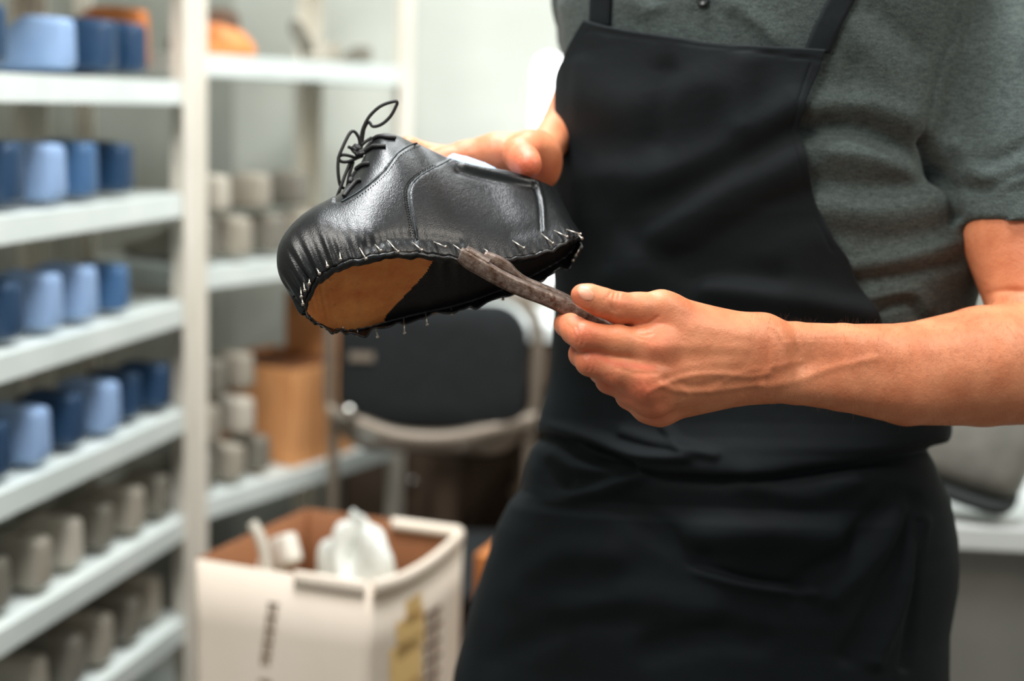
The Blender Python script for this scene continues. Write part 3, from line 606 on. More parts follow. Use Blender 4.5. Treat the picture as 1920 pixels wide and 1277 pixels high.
# lasting crease under the vamp, soft rolls on the vamp and quarter
px, py = pix(near)
Dn += ridges(px, py, [([(690, 462), (740, 445), (800, 448), (860, 455)], 10, -.0016), ([(600, 420), (640, 440), (690, 440)], 26, .0012), ([(960, 440), (1010, 430), (1050, 420)], 16, -.0008), ([(860, 322), (900, 333), (960, 345), (1000, 350)], 7, -.0016), ([(870, 312), (940, 328), (1000, 343)], 6, .0012),
 ([(1000, 344), (1010, 380), (1014, 430)], 3, -.0014), ([(1006, 344), (1016, 380), (1020, 430)], 4, .001)])
# overlapping panels: quarter over vamp, facing let in
def right_of(px, py, poly):
    ys = [p_[1] for p_ in poly]; xs = [p_[0] for p_ in poly]; k = np.argsort(ys); return px - np.interp(py, np.array(ys)[k], np.array(xs)[k])
SEAM = [(846, 298), (822, 311), (800, 322), (784, 333), (773, 345), (768, 360), (769, 378), (773, 400), (778, 425), (782, 450)]
FACE = [(783, 268), (764, 275), (746, 287), (733, 303), (722, 318), (708, 332), (690, 347), (668, 363), (651, 373), (641, 379)]
sm_ = lambda x, w_: np.clip(x / w_ + .5, 0, 1)
Dn += .0011 * sm_(right_of(px, py, SEAM), 3.0)
below = py - np.interp(px, [p_[0] for p_ in FACE[::-1]], [p_[1] for p_ in FACE[::-1]])
Dn += np.where((px < 790) & (px > 625), -.0016 * sm_(-below, 3.0), 0)
near = near + nn_ * Dn[..., None] - np.array([0, 1, 0]) * (wv_[:, None] * (1 - T2) ** 14)[..., None]; far = far + nf_ * Df[..., None]
G = np.concatenate([near, far[:, ::-1]], 1)
upper = MB(); Va = near.reshape(-1, 3); Vb = far.reshape(-1, 3)
fa = grid_faces(NS, NT); fb = grid_faces(NS, NT)
up_o = mk('upper', toW(np.vstack([Va, Vb])), np.vstack([fa, fb[:, ::-1] + len(Va)]), blk, SHOE)
bm_ = bmesh.new(); bm_.from_mesh(up_o.data); bmesh.ops.remove_doubles(bm_, verts=bm_.verts[:], dist=.00005); bmesh.ops.recalc_face_normals(bm_, faces=bm_.faces[:]); bm_.to_mesh(up_o.data); bm_.free()
sd = up_o.modifiers.new('hide', 'SOLIDIFY'); sd.thickness = .0016; sd.offset = -1
tag(up_o, 'glossy black grained leather upper')
SBV = bvh_of(up_o)
def on_shoe(pts, n, lift, fallback=1.22):
    out = []
    for x, y in spline(pts, n):
        h, nn = cast(SBV, x, y)
        if h is None: h = P(x, y, out and float(toC(out[-1])[2]) or fallback); out.append(h); continue
        nn = nn * np.sign(nn @ (CAM - h)); out.append(h + nn * lift)
    return np.array(out)
Nn = Nn - np.array([0, 1, 0]) * wv_[:, None]
# lasting margin folded under, ragged
SDN = np.array([.335, -.864, -.377])       # sole normal
def margin(Ed, other, name, wmax, lip, seed):
    rg3 = np.random.default_rng(seed); m_ = 12; s = np.linspace(0, 1, m_)
    ns = 1.6 * np.convolve(rg3.standard_normal(NS + 40), np.hanning(11) / 5, 'same')[20:-20]; ns2 = 1.2 * np.convolve(rg3.standard_normal(NS + 40), np.hanning(13) / 6, 'same')[20:-20]
    wd = np.linalg.norm(other - Ed, axis=1); wm = np.minimum(wmax * (1 + .22 * ns), wd * .42)
    dirn = (other - Ed) / (wd[:, None] + 1e-9); Q = []
    for k in s:
        lift = .0022 * np.sin(np.minimum(k * 3, 1) * 1.57) + lip * k ** 2 * (1 + .35 * ns2) + .0009 * ns2 * k
        Q.append(Ed + dirn * (wm * k)[:, None] + SDN * lift[:, None] - dirn * .0006 * np.sin(k * 3.14))
    Q = np.stack(Q, 1); o_ = mk(name, toW(Q.reshape(-1, 3)), grid_faces(NS, m_), blk, SHOE); z = o_.modifiers.new('hide', 'SOLIDIFY'); z.thickness = .0013; z.offset = 0; return o_
tag(margin(Nn, Ff, 'lasting_margin', .0045, .0002, 11), 'puckered leather edge folded under the sole'); tag(margin(Ff, Nn, 'lasting_margin', .0085, .0065, 12), 'ragged far leather edge standing off the sole')
# insole board in tan at the forepart, black behind
nb_ = 60; s = np.linspace(.0, 1, nb_)[None, :, None]; I = Nn[:, None] * (1 - s) + Ff[:, None] * s - SDN * (.0012 + .0022 * np.sin(np.pi * s))
px, py = pix(I); lim = np.interp(py, [488, 515, 545, 575, 595], [813, 796, 768, 738, 722]); F_ = grid_faces(NS, nb_); fc = (px - lim).reshape(-1)[F_].mean(1)
Iw = toW(I.reshape(-1, 3))
def sub(F_, name, m_):
    u_, inv = np.unique(F_, return_inverse=True); o_ = mk(name, Iw[u_], inv.reshape(F_.shape), m_, SHOE); return o_
tag(sub(F_[fc < 0], 'insole', tan), 'bare tan leather insole at the forepart'); tag(sub(F_[fc >= 0], 'shank_cover', blk2), 'black rear half of the insole')
# last inside the opening
k0 = int(NS * .58); ks = np.arange(k0, NS - 6, 4)
L_ = []
for k in ks:
    c_ = (Kk[k] + Kf[k]) / 2; tt = (k - k0) / (NS - 7 - k0); hgt = np.interp(tt, [0, .15, .20, .26, .36, .44, .50, .56, 1], [-.02, -.016, .004, .019, .021, .016, .004, -.016, -.03]); w_ = max(wopen[k] * .5 - .0035, .002); ring = []
    for j in range(24):
        an = 2 * math.pi * j / 24; x_ = math.copysign(abs(math.cos(an)) ** .5, math.cos(an)); z_ = math.copysign(abs(math.sin(an)) ** .4, math.sin(an)); z2 = hgt if z_ > 0 else -.035
        ring.append(c_ + WD * w_ * x_ * (1 if z_ <= 0 else .92) + UPS[k] * (z2 * abs(z_)))
    L_.append(ring)
L_ = np.array(L_); V = toW(L_.reshape(-1, 3)); F2 = grid_faces(len(ks), 24, True).tolist() + [tuple(range(24)), tuple((len(ks) - 1) * 24 + j for j in range(23, -1, -1))]
tag(mk('last', V, F2, bluep, SHOE, fix=True), 'pale blue plastic last inside the shoe')
# lining rim and tongue behind the lacing
tb = MB(); V = []
# seams: bindings, stitches
for l_, r_ in ((SEAM, .0007), (FACE, .0010), ([(1000, 340), (1009, 370), (1014, 400), (1017, 436)], .0006)): wt = MB(); wt.tube(on_shoe(l_, 60, .0002), r_, 6); tag(wt.build('panel_edge', edge, SHOE), 'blue-black cut edge of the leather')
st = MB()
for off in ((-6, 0), (-10, -1)):
    pp = on_shoe([(x + off[0], y + off[1]) for x, y in SEAM[1:]], 120, .0004)
    for k in range(0, 117, 3): st.tube([pp[k], (pp[k] + pp[k + 1]) / 2, pp[k + 1]], .00045, 5)
pp = on_shoe([(x + 4, y + 6) for x, y in FACE], 120, .0004)
for k in range(0, 117, 3): st.tube([pp[k], pp[k + 1]], .00035, 5)
st.build('stitching', thread, SHOE)
# tacks
TK = [((564, 540), (565, 556)), ((566, 558), (568, 570)), ((569.5, 531), (571.4, 544)), ((580, 523), (580, 531.6)), ((594, 504), (599, 513)), ((611, 489), (614, 499)), ((637, 474), (638.5, 486)), ((675, 467), (686, 485)), ((704, 460), (714, 470)), ((730, 455), (746, 472)),
 ((776, 457), (791, 469)), ((814, 454), (835, 463)), ((851, 460), (865, 470)), ((909, 468), (919, 476)), ((963, 453), (982, 465)), ((1018.5, 441.5), (1036.5, 456)), ((1042, 434), (1063, 444)), ((1063, 431), (1088, 439)), ((1085, 441), (1091, 447)), ((1088, 464), (1080, 478)), ((1079, 478), (1074.5, 488)),
 ((670, 614), (670, 627)), ((705, 612), (708, 631)), ((757, 603), (758.5, 624)), ((798, 590), (801, 608)), ((845, 575), (848, 588)), ((941, 546), (943, 561)), ((640, 608), (642, 615)), ((600, 597), (601, 603)), ((583, 588), (584, 594))]
for a, b_ in TK:
    h, nn = cast(SBV, *a)
    if h is None or toC(h)[2] > 1.26: d0 = float(np.interp(a[0], [570, 700, 1080], [1.145, 1.19, 1.235])); h = P(a[0], a[1], d0)
    d0 = float(toC(h)[2]); e_ = P(b_[0], b_[1], d0 - .006); ax_ = (e_ - h) / np.linalg.norm(e_ - h); h = h - ax_ * .003
    m_ = MB(); m_.tube([h, e_], .00058, 8); m_.tube([e_ - ax_ * .0001, e_ + ax_ * .0007, e_ + ax_ * .0011], [.00135, .0014, .0008], 10); m_.build('tack', nailm2, SHOE)
# laces
def Lp(l, d=1.228): return [P(620 + x / 5.554, 170 + y / 5.554, d) for x, y in l]
lc = MB(); lr = .00145
for l in ([(668, 505), (590, 498), (500, 487), (420, 540), (350, 620), (300, 640)], [(575, 590), (510, 588), (440, 592), (370, 640), (300, 660)], [(405, 770), (350, 775), (290, 810), (235, 880), (215, 960)], [(320, 938), (270, 960), (220, 1010), (170, 1070), (140, 1110)]):
    q = on_shoe([(620 + x / 5.554, 170 + y / 5.554) for x, y in l], 30, .0014); lc.tube(q, .0017, 8)
L0 = [(320, 600, 0), (318, 500, 0), (335, 400, -2), (395, 280, -4), (480, 190, -6), (560, 142, -7), (660, 112, -8), (692, 120, -8), (680, 165, -7), (620, 270, -5), (530, 350, -3), (440, 372, -1), (395, 325, 0), (350, 395, 1), (332, 500, 1), (318, 600, 1)]
def L3(l, base=1.222): return spline([P(620 + x / 5.554, 170 + y / 5.554, base + z * .001) for x, y, z in l], 90)
for l in (L0, [(305, 600, 0), (296, 500, -2), (245, 425, -5), (195, 450, -7), (120, 600, -9), (82, 710, -9), (78, 850, -8), (98, 980, -6), (140, 1020, -3), (170, 1050, 0)],
          [(300, 690, 0), (200, 735, -4), (120, 740, -7), (80, 705, -8), (110, 672, -8), (170, 672, -6), (260, 700, -2)], [(215, 720, -2), (150, 880, -6), (100, 1020, -8), (70, 1100, -7), (42, 1190, -5)],
          [(235, 740, -1), (190, 900, -3), (165, 1050, -1), (155, 1100, 1)], [(185, 585, -6), (215, 600, -4), (245, 640, -2), (300, 660, 0)], [(330, 560, -1), (380, 520, -1), (430, 490, 0)]): lc.tube(L3(l), lr, 8)
for j in range(7):
    a = 2 * math.pi * j / 7; kx, ky = 285 + 28 * math.cos(a), 630 + 34 * math.sin(a); lc.tube(L3([(kx - 25, ky - 30, -2), (kx, ky, -5), (kx + 22, ky + 30, -1)]), .0018, 8)
tag(lc.build('lace', lacem, SHOE), 'black laces tied in a loose bow')
# ================================================================== PINCERS
PIN = thing('lasting_pincers', 'old dark steel lasting pincers held between thumb and fingers', 'pincers', P(1000, 540, 1.13))
steel = mat('worn_steel', rgb(96, 78, 66), .4, .85)
n1 = noise(steel, 110, 8, .75); n2 = noise(steel, 420, 6, .75); ln(steel, mixcol(steel, n1.outputs[0], rgb(74, 50, 36), rgb(142, 128, 118), .36, .66), bsdf(steel).inputs['Base Color'])
rr = nd(steel, 'ShaderNodeMapRange'); rr.inputs['To Min'].default_value = .3; rr.inputs['To Max'].default_value = .62; ln(steel, n2.outputs[0], rr.inputs['Value']); ln(steel, rr.outputs[0], bsdf(steel).inputs['Roughness']); bump(steel, n2.outputs[0], .6, .0008); bump(steel, n1.outputs[0], .5, .0012)
def k8(l): return [(840 + x / 5.804, 420 + y / 5.804) for x, y in l]
def bar(name, te, be, dep, th, lift, parent):
    """solid bar from its upper and lower edge lines; th is thickness away from the viewer, lift raises the back edge"""
    n = 70; a = spline(te, n); b_ = spline(be, n); dd = np.interp(np.linspace(0, 1, n), np.linspace(0, 1, len(dep)), dep); V = []
    for i in range(n):
        A = C(*a[i], dd[i]); B = C(*b_[i], dd[i]); w_ = (A - B); Z = np.array([0, 0, th]); up_ = np.array([0, lift, 0])
        for p_ in (A - w_ * .10, A + np.array([0, 0, .0016]) , A + Z + up_ - w_ * .02, A + Z * 1.1 + up_ - w_ * .15, B + Z * 1.1 + w_ * .15, B + Z + w_ * .04, B + np.array([0, 0, .0016]), B + w_ * .10): V.append(p_)
    F = grid_faces(n, 8, True).tolist() + [tuple(range(8)), tuple((n - 1) * 8 + j for j in range(7, -1, -1))]
    o_ = mk(name, toW(np.array(V)), F, steel, parent, fix=True); bevel(o_, .0008, 2, 40); o_.data.polygons.foreach_set('use_smooth', [True] * len(o_.data.polygons)); return o_
TE = k8([(150, 268), (240, 318), (390, 400), (560, 500), (700, 574), (850, 640), (1000, 706), (1160, 770), (1300, 815), (1450, 898), (1625, 1008), (1900, 1150), (2300, 1400)])
BE = k8([(96, 400), (190, 482), (320, 556), (470, 640), (620, 718), (800, 800), (1000, 872), (1165, 944), (1300, 1010), (1430, 1064), (1590, 1100), (1850, 1200), (2250, 1450)])
bar('jaw', TE, BE, [1.112, 1.114, 1.116, 1.118, 1.121, 1.125, 1.130, 1.138, 1.15], .011, .0024, PIN)
TE2 = k8([(385, 340), (410, 308), (465, 320), (590, 372), (680, 432), (760, 520), (860, 592), (1000, 650), (1150, 712), (1300, 780), (1500, 890), (1900, 1110), (2300, 1360)])
BE2 = k8([(420, 400), (470, 430), (560, 490), (660, 540), (740, 580), (830, 625), (920, 665), (1050, 720), (1180, 765), (1320, 820), (1520, 930), (1900, 1150), (2280, 1400)])
bar('jaw', TE2, BE2, [1.128, 1.130, 1.131, 1.132, 1.134, 1.137, 1.141, 1.148, 1.158], .010, .0018, PIN)
sr = MB()
for k in range(22):                      # file-cut teeth along the gripping face
    x, y = 205 + k * 11.5, 268 + k * 6.6; a = C(840 + x / 5.804, 420 + y / 5.804, 1.1165); sr.tube([toW(a + np.array([-.0012, -.0012, 0])), toW(a + np.array([.0014, .0020, .006]))], .0007, 6)
tag(sr.build('serrated_face', steel, PIN), 'file-cut gripping teeth')
rv = MB(); a = C(840 + 1120 / 5.804, 420 + 800 / 5.804, 1.124); rv.tube([toW(a + np.array([0, 0, -.0012])), toW(a + np.array([0, 0, .012]))], .0035, 18); rv.build('rivet', steel, PIN)
# ================================================================== ROOM AND BACKGROUND
wallm = varied('painted_plaster', rgb(196, 199, 190), rgb(206, 208, 199), 3, .8, bs=.08, bd=.003)
walld = varied('shaded_plaster', rgb(150, 152, 144), rgb(166, 167, 158), 3, .85, bs=.08, bd=.003)  # left wall plaster with its shade put into the darker colour
floorm = varied('floor_tiles', rgb(96, 88, 78), rgb(116, 106, 94), 5, .5)
white = varied('white_powder_coat', rgb(216, 224, 220), rgb(228, 234, 230), 6, .28)
cream = varied('cream_powder_coat', rgb(226, 218, 204), rgb(236, 228, 214), 6, .35)
def wallq(name, p0, p1, z0, z1, m, th=.08, side=1):
    p0 = np.array(p0, float); p1 = np.array(p1, float); d = p1 - p0; n_ = np.array([d[1], -d[0]]) / np.hypot(*d) * th * side; V = []
    for p_ in (p0, p1, p1 + n_, p0 + n_): V += [(p_[0], p_[1], z0), (p_[0], p_[1], z1)]
    F = [(0, 2, 3, 1), (2, 4, 5, 3), (4, 6, 7, 5), (6, 0, 1, 7), (1, 3, 5, 7), (0, 6, 4, 2)]
    return tag(mk(name, V, F, m, smooth=False, fix=True), kind='structure')
LW0 = (-1.95, .12); LW1 = (-.715, 3.60)
wallq('wall_left', LW0, LW1, 0, 2.9, walld, side=-1)
wallq('wall_back', LW1, (2.6, 4.05), 0, 2.9, wallm, side=-1)
wallq('wall_right', (2.6, 4.05), (2.6, -.6), 0, 2.9, wallm, side=-1)
tag(mk('floor', [(-2.3, -.7, 0), (2.68, -.7, 0), (2.68, 4.2, 0), (-2.3, 4.2, 0), (-2.3, -.7, -.06), (2.68, -.7, -.06), (2.68, 4.2, -.06), (-2.3, 4.2, -.06)], [(0, 1, 2, 3), (7, 6, 5, 4), (0, 4, 5, 1), (1, 5, 6, 2), (2, 6, 7, 3), (3, 7, 4, 0)], floorm, smooth=False, fix=True), kind='structure')
# pipe standing in the corner: dark strip beside the light wall
# ---- shelving
def rack(name, label, p0, ang, length, depth, zs, H, m, sm, flip):
    """p0 front corner post, ang heading of the front edge, shelves run along +x local, back is +y local"""
    o_ = thing(name, label, 'shelving', (p0[0], p0[1], 0), ang)
    t_, w_ = .004, .045
    for x in (0, length):
        for y in (0, depth):
            b_ = MB(); sx = 1 if x == 0 else -1; sy = 1 if y == 0 else -1
            b_.box((x + sx * w_ / 2, y + sy * t_ / 2, H / 2), (w_, t_, H)); b_.box((x + sx * t_ / 2, y + sy * (t_ + w_) / 2, H / 2), (t_, w_, H))
            b_.build('post', m, o_, world=False, smooth=False)
            f_ = MB(); f_.box((x + sx * w_ / 2, y + sy * w_ / 2, .006), (w_ + .01, w_ + .01, .012)); f_.build('foot', m, o_, world=False, smooth=False)
    for z in zs:
        b_ = MB(); b_.box((length / 2, depth / 2, z - .003), (length - .012, depth - .012, .004))
        b_.box((length / 2, .0075, z - .021), (length - .012, .003, .041)); b_.box((length / 2, depth - .0075, z - .021), (length - .012, .003, .041)); b_.box((length / 2, .014, z - .040), (length - .012, .014, .003))
        b_.box((.0075, depth / 2, z - .021), (.003, depth - .012, .041)); b_.box((length - .0075, depth / 2, z - .021), (.003, depth - .012, .041))
        q = b_.build('shelf', sm, o_, world=False, smooth=False); bevel(q, .0015, 2)
    return o_
PA = np.array([-.583, 2.59]); dA = np.array([-.2215, -.9752]); nA = np.array([-.9752, .2215])
PB = np.array([-.602, 2.625]); dB = np.array([.5145, .8575]); nB = np.array([-.8575, .5145])
ZA = [.165, .373, .573, .777, .977, 1.174, 1.373, 1.62]; ZB = [.16, .575, 1.027, 1.425, 1.85]
# local frames: x along shelf, y to the back
angB = math.atan2(dB[1], dB[0]); RB = rack('shelving_rack', 'white metal shelving rack on the right, reaching back towards the grey wall', PB, angB, .70, .30, ZB, 1.95, cream, white, False)
angA = math.atan2(-dA[1], -dA[0]); A0 = PA + dA * 1.02
RA = rack('shelving_rack', 'white metal shelving rack at left filled with rows of shoe lasts', A0, angA, 1.02, .34, ZA, 1.95, cream, white, False)
# ---- lasts
def last_mesh():
    S = [(0, .010, .030, .085), (.003, .024, .018, .104), (.010, .031, .012, .108), (.03, .034, .010, .110), (.055, .033, .008, .112), (.080, .032, .006, .111), (.10, .033, .005, .098), (.125, .036, .003, .078), (.15, .042, .001, .064), (.18, .047, .0, .052), (.205, .046, .002, .043), (.23, .038, .006, .036), (.248, .025, .010, .030), (.258, .010, .013, .024)]
    V = []; n = 20
    S = spline([s for s in S], 34)
    for x, w_, z0, z1 in S:
        for j in range(n):
            a = 2 * math.pi * j / n; cx = math.copysign(abs(math.cos(a)) ** .45, math.cos(a)); cz = math.copysign(abs(math.sin(a)) ** .38, math.sin(a)); k = 1.0
            zz = (z0 + z1) / 2 + cz * (z1 - z0) / 2; fr_ = (zz - z0) / (z1 - z0 + 1e-6); k = 1 - .26 * fr_ * (1.6 - fr_) * (1 if x < .11 else max(0, 1 - (x - .11) / .1))
            V.append((x, w_ * cx * k + .004 * math.sin(x * 18), zz * .88))
    F = grid_faces(len(S), n, True).tolist() + [tuple(range(n)), tuple((len(S) - 1) * n + j for j in range(n - 1, -1, -1))]
    return V, F
LV, LF = last_mesh()
def lastm(c0, c1, nm, r_=.45): return varied(nm, c0, c1, 9, r_)
blues = [lastm(rgb(132, 160, 200), rgb(152, 178, 214), 'pale_blue_plastic'), lastm(rgb(26, 54, 84), rgb(36, 68, 100), 'dark_blue_plastic'), lastm(rgb(58, 94, 136), rgb(72, 110, 150), 'mid_blue_plastic')]
greys = [lastm(rgb(150, 142, 128), rgb(172, 164, 150), 'beige_plastic'), lastm(rgb(112, 108, 98), rgb(134, 128, 116), 'grey_wood'), lastm(rgb(186, 178, 164), rgb(202, 194, 180), 'ivory_plastic')]
orng = lastm(rgb(206, 118, 60), rgb(226, 142, 80), 'orange_leather')
whitep = lastm(rgb(214, 206, 192), rgb(230, 224, 212), 'cream_plastic')
protos = {}
def put_last(m, loc, yaw, pitch=0.0, roll=0.0, sc=1.0, label='', group=None, ys=.88):
    """copies of one last; its thimble hole plate is a part"""
    if m.name not in protos:
        o_ = mk('shoe_last', LV, LF, m, world=False, fix=True)
        tq = MB(); tq.tube([(.05, 0, .094), (.05, 0, .0985)], [.009, .009], 14); tq.tube([(.05, 0, .0985), (.05, 0, .0992)], [.006, .006], 12); tq.build('thimble', steel, o_, world=False)
        protos[m.name] = o_; r_ = o_
    else:
        s_ = protos[m.name]; r_ = s_.copy(); COL.objects.link(r_)
        for ch in s_.children:
            c_ = ch.copy(); COL.objects.link(c_); c_.parent = r_
    r_.rotation_euler = (roll, pitch, yaw); r_.scale = (sc, sc * ys, sc)
    Rm = r_.rotation_euler.to_matrix(); zmin = min((Rm @ Vector((v[0], v[1] * ys, v[2]))).z for v in LV) * sc
    r_.location = (loc[0], loc[1], loc[2] - zmin + .0008)
    tag(r_, label, 'shoe last', group); return r_
yawA = math.atan2(nA[1], nA[0]); ordn = ['first', 'second', 'third', 'fourth', 'fifth', 'sixth', 'seventh']
shelfn = {6: 'top', 5: 'second', 4: 'third', 3: 'fourth', 2: 'fifth', 1: 'sixth'}
coln = {0: 'pale blue', 1: 'dark blue', 2: 'mid blue'}; gcol = {0: 'beige', 1: 'grey', 2: 'ivory'}
def at(base, d, n_, t_, y_, z): q = base + d * t_ + n_ * y_; return (q[0], q[1], z)
rows = {6: [(.158, 1, .95, .02), (.257, 1, .95, .02), (.39, 0, .9, .02), (.56, 1, 1.0, .03)], 5: [(.21, 1, .95, .02), (.325, 2, 1.0, .02), (.435, 0, 1.0, .015), (.54, 1, 1.05, .02)],
        4: [(.225, 2, .9, .02), (.335, 0, 1.0, .02), (.44, 0, 1.0, .02), (.55, 1, 1.0, .02)], 3: [(.075, 1, .95, .02), (.172, 1, .95, .03), (.275, 0, 1.0, .015), (.38, 1, 1.0, .02), (.49, 0, 1.0, .015), (.59, 1, 1.0, .02)]}
for si, l in rows.items():
    for k, (t_, ci, sc, y_) in enumerate(l):
        put_last(blues[ci], at(PA, dA, nA, t_, y_, ZA[si]), yawA + rng.uniform(-.10, .06), 0, 0, sc, '%s shoe last, %s from corner post on %s shelf of the left rack' % (coln[ci], ordn[k], shelfn[si]), 'blue lasts on the left rack')
for si, l in {2: [(.075, 1, .9), (.175, 0, .95), (.275, 1, .9), (.38, 2, .95), (.485, 0, .95), (.59, 1, .95)], 1: [(.09, 0, 1.0), (.19, 1, .95), (.29, 0, 1.0), (.39, 1, 1.0), (.49, 0, 1)], 0: [(.12, 1, 1.0), (.24, 0, 1.0)]}.items():
    for k, (t_, ci, sc) in enumerate(l):
        put_last(greys[ci], at(PA, dA, nA, t_, .02 + rng.uniform(0, .02), ZA[si]), yawA + rng.uniform(-.08, .08), 0, 0, sc, '%s shoe last, %s from corner post on %s shelf of the left rack' % (gcol[ci], ordn[k], {2: 'fifth', 1: 'sixth', 0: 'lowest'}[si]), 'grey lasts on the left rack')
put_last(orng, at(PA, dA, nA, .085, .05, ZA[6]), yawA - .05, 0, 0, 1.25, 'orange-brown last next to the blue ones on top shelf of the left rack', None, .45)
# right rack: loose heaps
yawB = math.atan2(nB[1], nB[0])
hp = 0
for t_, y_, dz, ci, yw in ((.08, .02, 0, 1, 0.0), (.18, .02, 0, 0, .0), (.28, .02, 0, 1, .0), (.38, .02, 0, 0, 0), (.49, .02, 0, 1, .1), (.13, .03, .0925, 2, .1), (.25, .03, .0925, 0, .1), (.37, .03, .0925, 1, .1)):
    put_last(greys[ci], at(PB, dB, nB, t_, y_, ZB[2] + dz), yawB + yw, 0, 0, .9 if dz == 0 else .8, 'grey or beige last heaped with others on the middle shelf of the right rack', 'lasts heaped on the middle shelf of the right rack')
for t_, y_, dz, ci, yw in ((.075, .02, 0, 1, 0.0), (.162, .02, 0, 0, .0), (.25, .03, 0, 1, .0), (.10, .03, .0890, 0, .0), (.20, .03, .0890, 2, .0), (.12, .03, .178, 1, .1), (.21, .04, .178, 0, .0)):
    put_last(greys[ci], at(PB, dB, nB, t_, y_, ZB[1] + dz), yawB + yw, 0, 0, .86, 'grey or beige last stacked beside the brown carton on the right rack', 'lasts stacked beside the carton on the right rack')
put_last(greys[1], at(PB, dB, nB, .45, .10, ZB[3]), yawB + 1.9, -.85, 0, .42, 'small dark grey last tipped up on the upper shelf of the right rack')
put_last(greys[0], at(PB, dB, nB, .51, .06, ZB[3]), yawB + 1.6, 0, 0, .42, 'small beige last lying low on the upper shelf near the far post')
put_last(greys[1], at(PB, dB, nB, .61, .05, ZB[3]), yawB + .2, 0, 0, .40, 'small grey last beside the far post on the upper shelf of the right rack')
def rumpled(name, m, label, cat, loc, rx, ry, rz, seed, amp=.18):
    rg4 = np.random.default_rng(seed); n1_, n2_ = 26, 44; V = []; ph = rg4.uniform(0, 6.28, (6, 2)); 
    for i in range(n1_):
        for j in range(n2_):
            th_ = math.pi * .5 * i / (n1_ - 1); a = 2 * math.pi * j / n2_; k = 1 + amp * sum(math.sin((2 + q) * a + ph[q, 0]) * math.sin((1 + q) * th_ + ph[q, 1]) / (1 + .4 * q) for q in range(6)) * .5
            V.append((rx * k * math.sin(th_) * math.cos(a), ry * k * math.sin(th_) * math.sin(a), max(0, rz * k * math.cos(th_) ** .8)))
    F = grid_faces(n1_, n2_, True).tolist() + [tuple((n1_ - 1) * n2_ + j for j in range(n2_))]
    o_ = mk(name, V, F, m, world=False, fix=True); o_.location = (loc[0], loc[1], loc[2] + .001); o_.rotation_euler = (0, 0, rng.uniform(0, 3)); return tag(o_, label, cat)
rumpled('leather_scrap', orng, 'crumpled orange leather piece on the upper shelf beside the white post', 'leather', at(PB, dB, nB, .155, .08, ZB[3]), .07, .055, .055, 4)
brn = lastm(rgb(98, 66, 50), rgb(120, 84, 64), 'brown_leather')
put_last(brn, at(PB, dB, nB, .375, .24, ZB[3]), yawB + 1.9, 0, 0, 1.0, 'brown last behind the orange leather on the upper shelf')
# brown carton with its back flap standing up
kraft = varied('kraft_board', rgb(214, 148, 92), rgb(226, 162, 106), 8, .75); kraftd = varied('kraft_board_inside', rgb(126, 78, 44), rgb(140, 88, 52), 8, .8); kraftp = varied('white_lined_board', rgb(236, 221, 203), rgb(244, 230, 214), 4, .7)
CB = thing('cardboard_box', 'tall brown cardboard carton with back flap raised on the lower shelf of the right rack', 'carton', at(PB, dB, nB, .44, .15, ZB[1] + .001), angB)
b_ = MB(); wx, wy, hz, t_ = .21, .24, .208, .004
b_.box((0, -wy / 2, hz / 2), (wx, t_, hz)); b_.box((0, wy / 2, hz / 2), (wx, t_, hz)); b_.box((-wx / 2, 0, hz / 2), (t_, wy, hz)); b_.box((wx / 2, 0, hz / 2), (t_, wy, hz)); b_.box((0, 0, .003), (wx, wy, .005)); bevel(b_.build('box_body', kraft, CB, world=False, smooth=False), .001)
b_ = MB(); b_.box((wx / 2 - .006, -.02, hz + .065), (t_, wy - .05, .14)); b_.build('box_flap', kraft, CB, world=False, smooth=False)
b_ = MB(); b_.box((0, .02, hz - .012), (wx - .012, wy - .05, .003)); b_.build('box_lining', kraftd, CB, world=False, smooth=False)
b_ = MB(); b_.box((-.03, -wy / 2 - .003, hz * .5), (.003, .001, hz)); b_.build('box_seam', kraftd, CB, world=False, smooth=False)
# ---- big white-lined carton on the floor
nr = np.array(P(690, 1095, 2.0)); ZC = nr[2]
def onz(px, py, z):
    d = P(px, py, 1) - CAM; return CAM + d * ((z - CAM[2]) / d[2])
c0 = onz(690, 1095, ZC)[:2]; c1 = onz(866, 992, ZC)[:2]; c3_ = onz(368, 1048, ZC)[:2]; c2 = c1 + (c3_ - c0)
CT = thing('cardboard_box', 'large open white-lined cardboard carton on the floor filled with shoemaking scraps', 'carton', (c0[0], c0[1], 0))
def face(name, p, q, z0, z1, sag, m, n=24, off=0.0, parent=CT):
    d = np.array(q) - np.array(p); nn = np.array([d[1], -d[0]]); nn = nn / np.hypot(*nn); V = []
    for i in range(n):
        u_ = i / (n - 1); x, y = np.array(p) + d * u_; s_ = sag * 4 * u_ * (1 - u_) 
        for w_ in range(8): v_ = w_ / 7; V.append((x + nn[0] * off, y + nn[1] * off, z0 + (z1 - s_ - z0) * v_))
    o_ = mk(name, V, grid_faces(n, 8), m, parent); z = o_.modifiers.new('board', 'SOLIDIFY'); z.thickness = .005; z.offset = 0; return o_
sideA = face('box_side', c3_, c0, 0.005, ZC, .002, kraftp); sideB = face('box_side', c0, c1, 0.005, ZC, .018, kraftp)
sideC = face('box_side', c1, c2, 0.005, ZC, .0, kraftd); sideD = face('box_side', c2, c3_, 0.005, ZC, .0, kraftd)
b_ = MB(); b_.add([(*c0, .004), (*c1, .004), (*c2, .004), (*c3_, .004)], [(0, 1, 2, 3)]); b_.build('box_bottom', kraftd, CT, smooth=False)
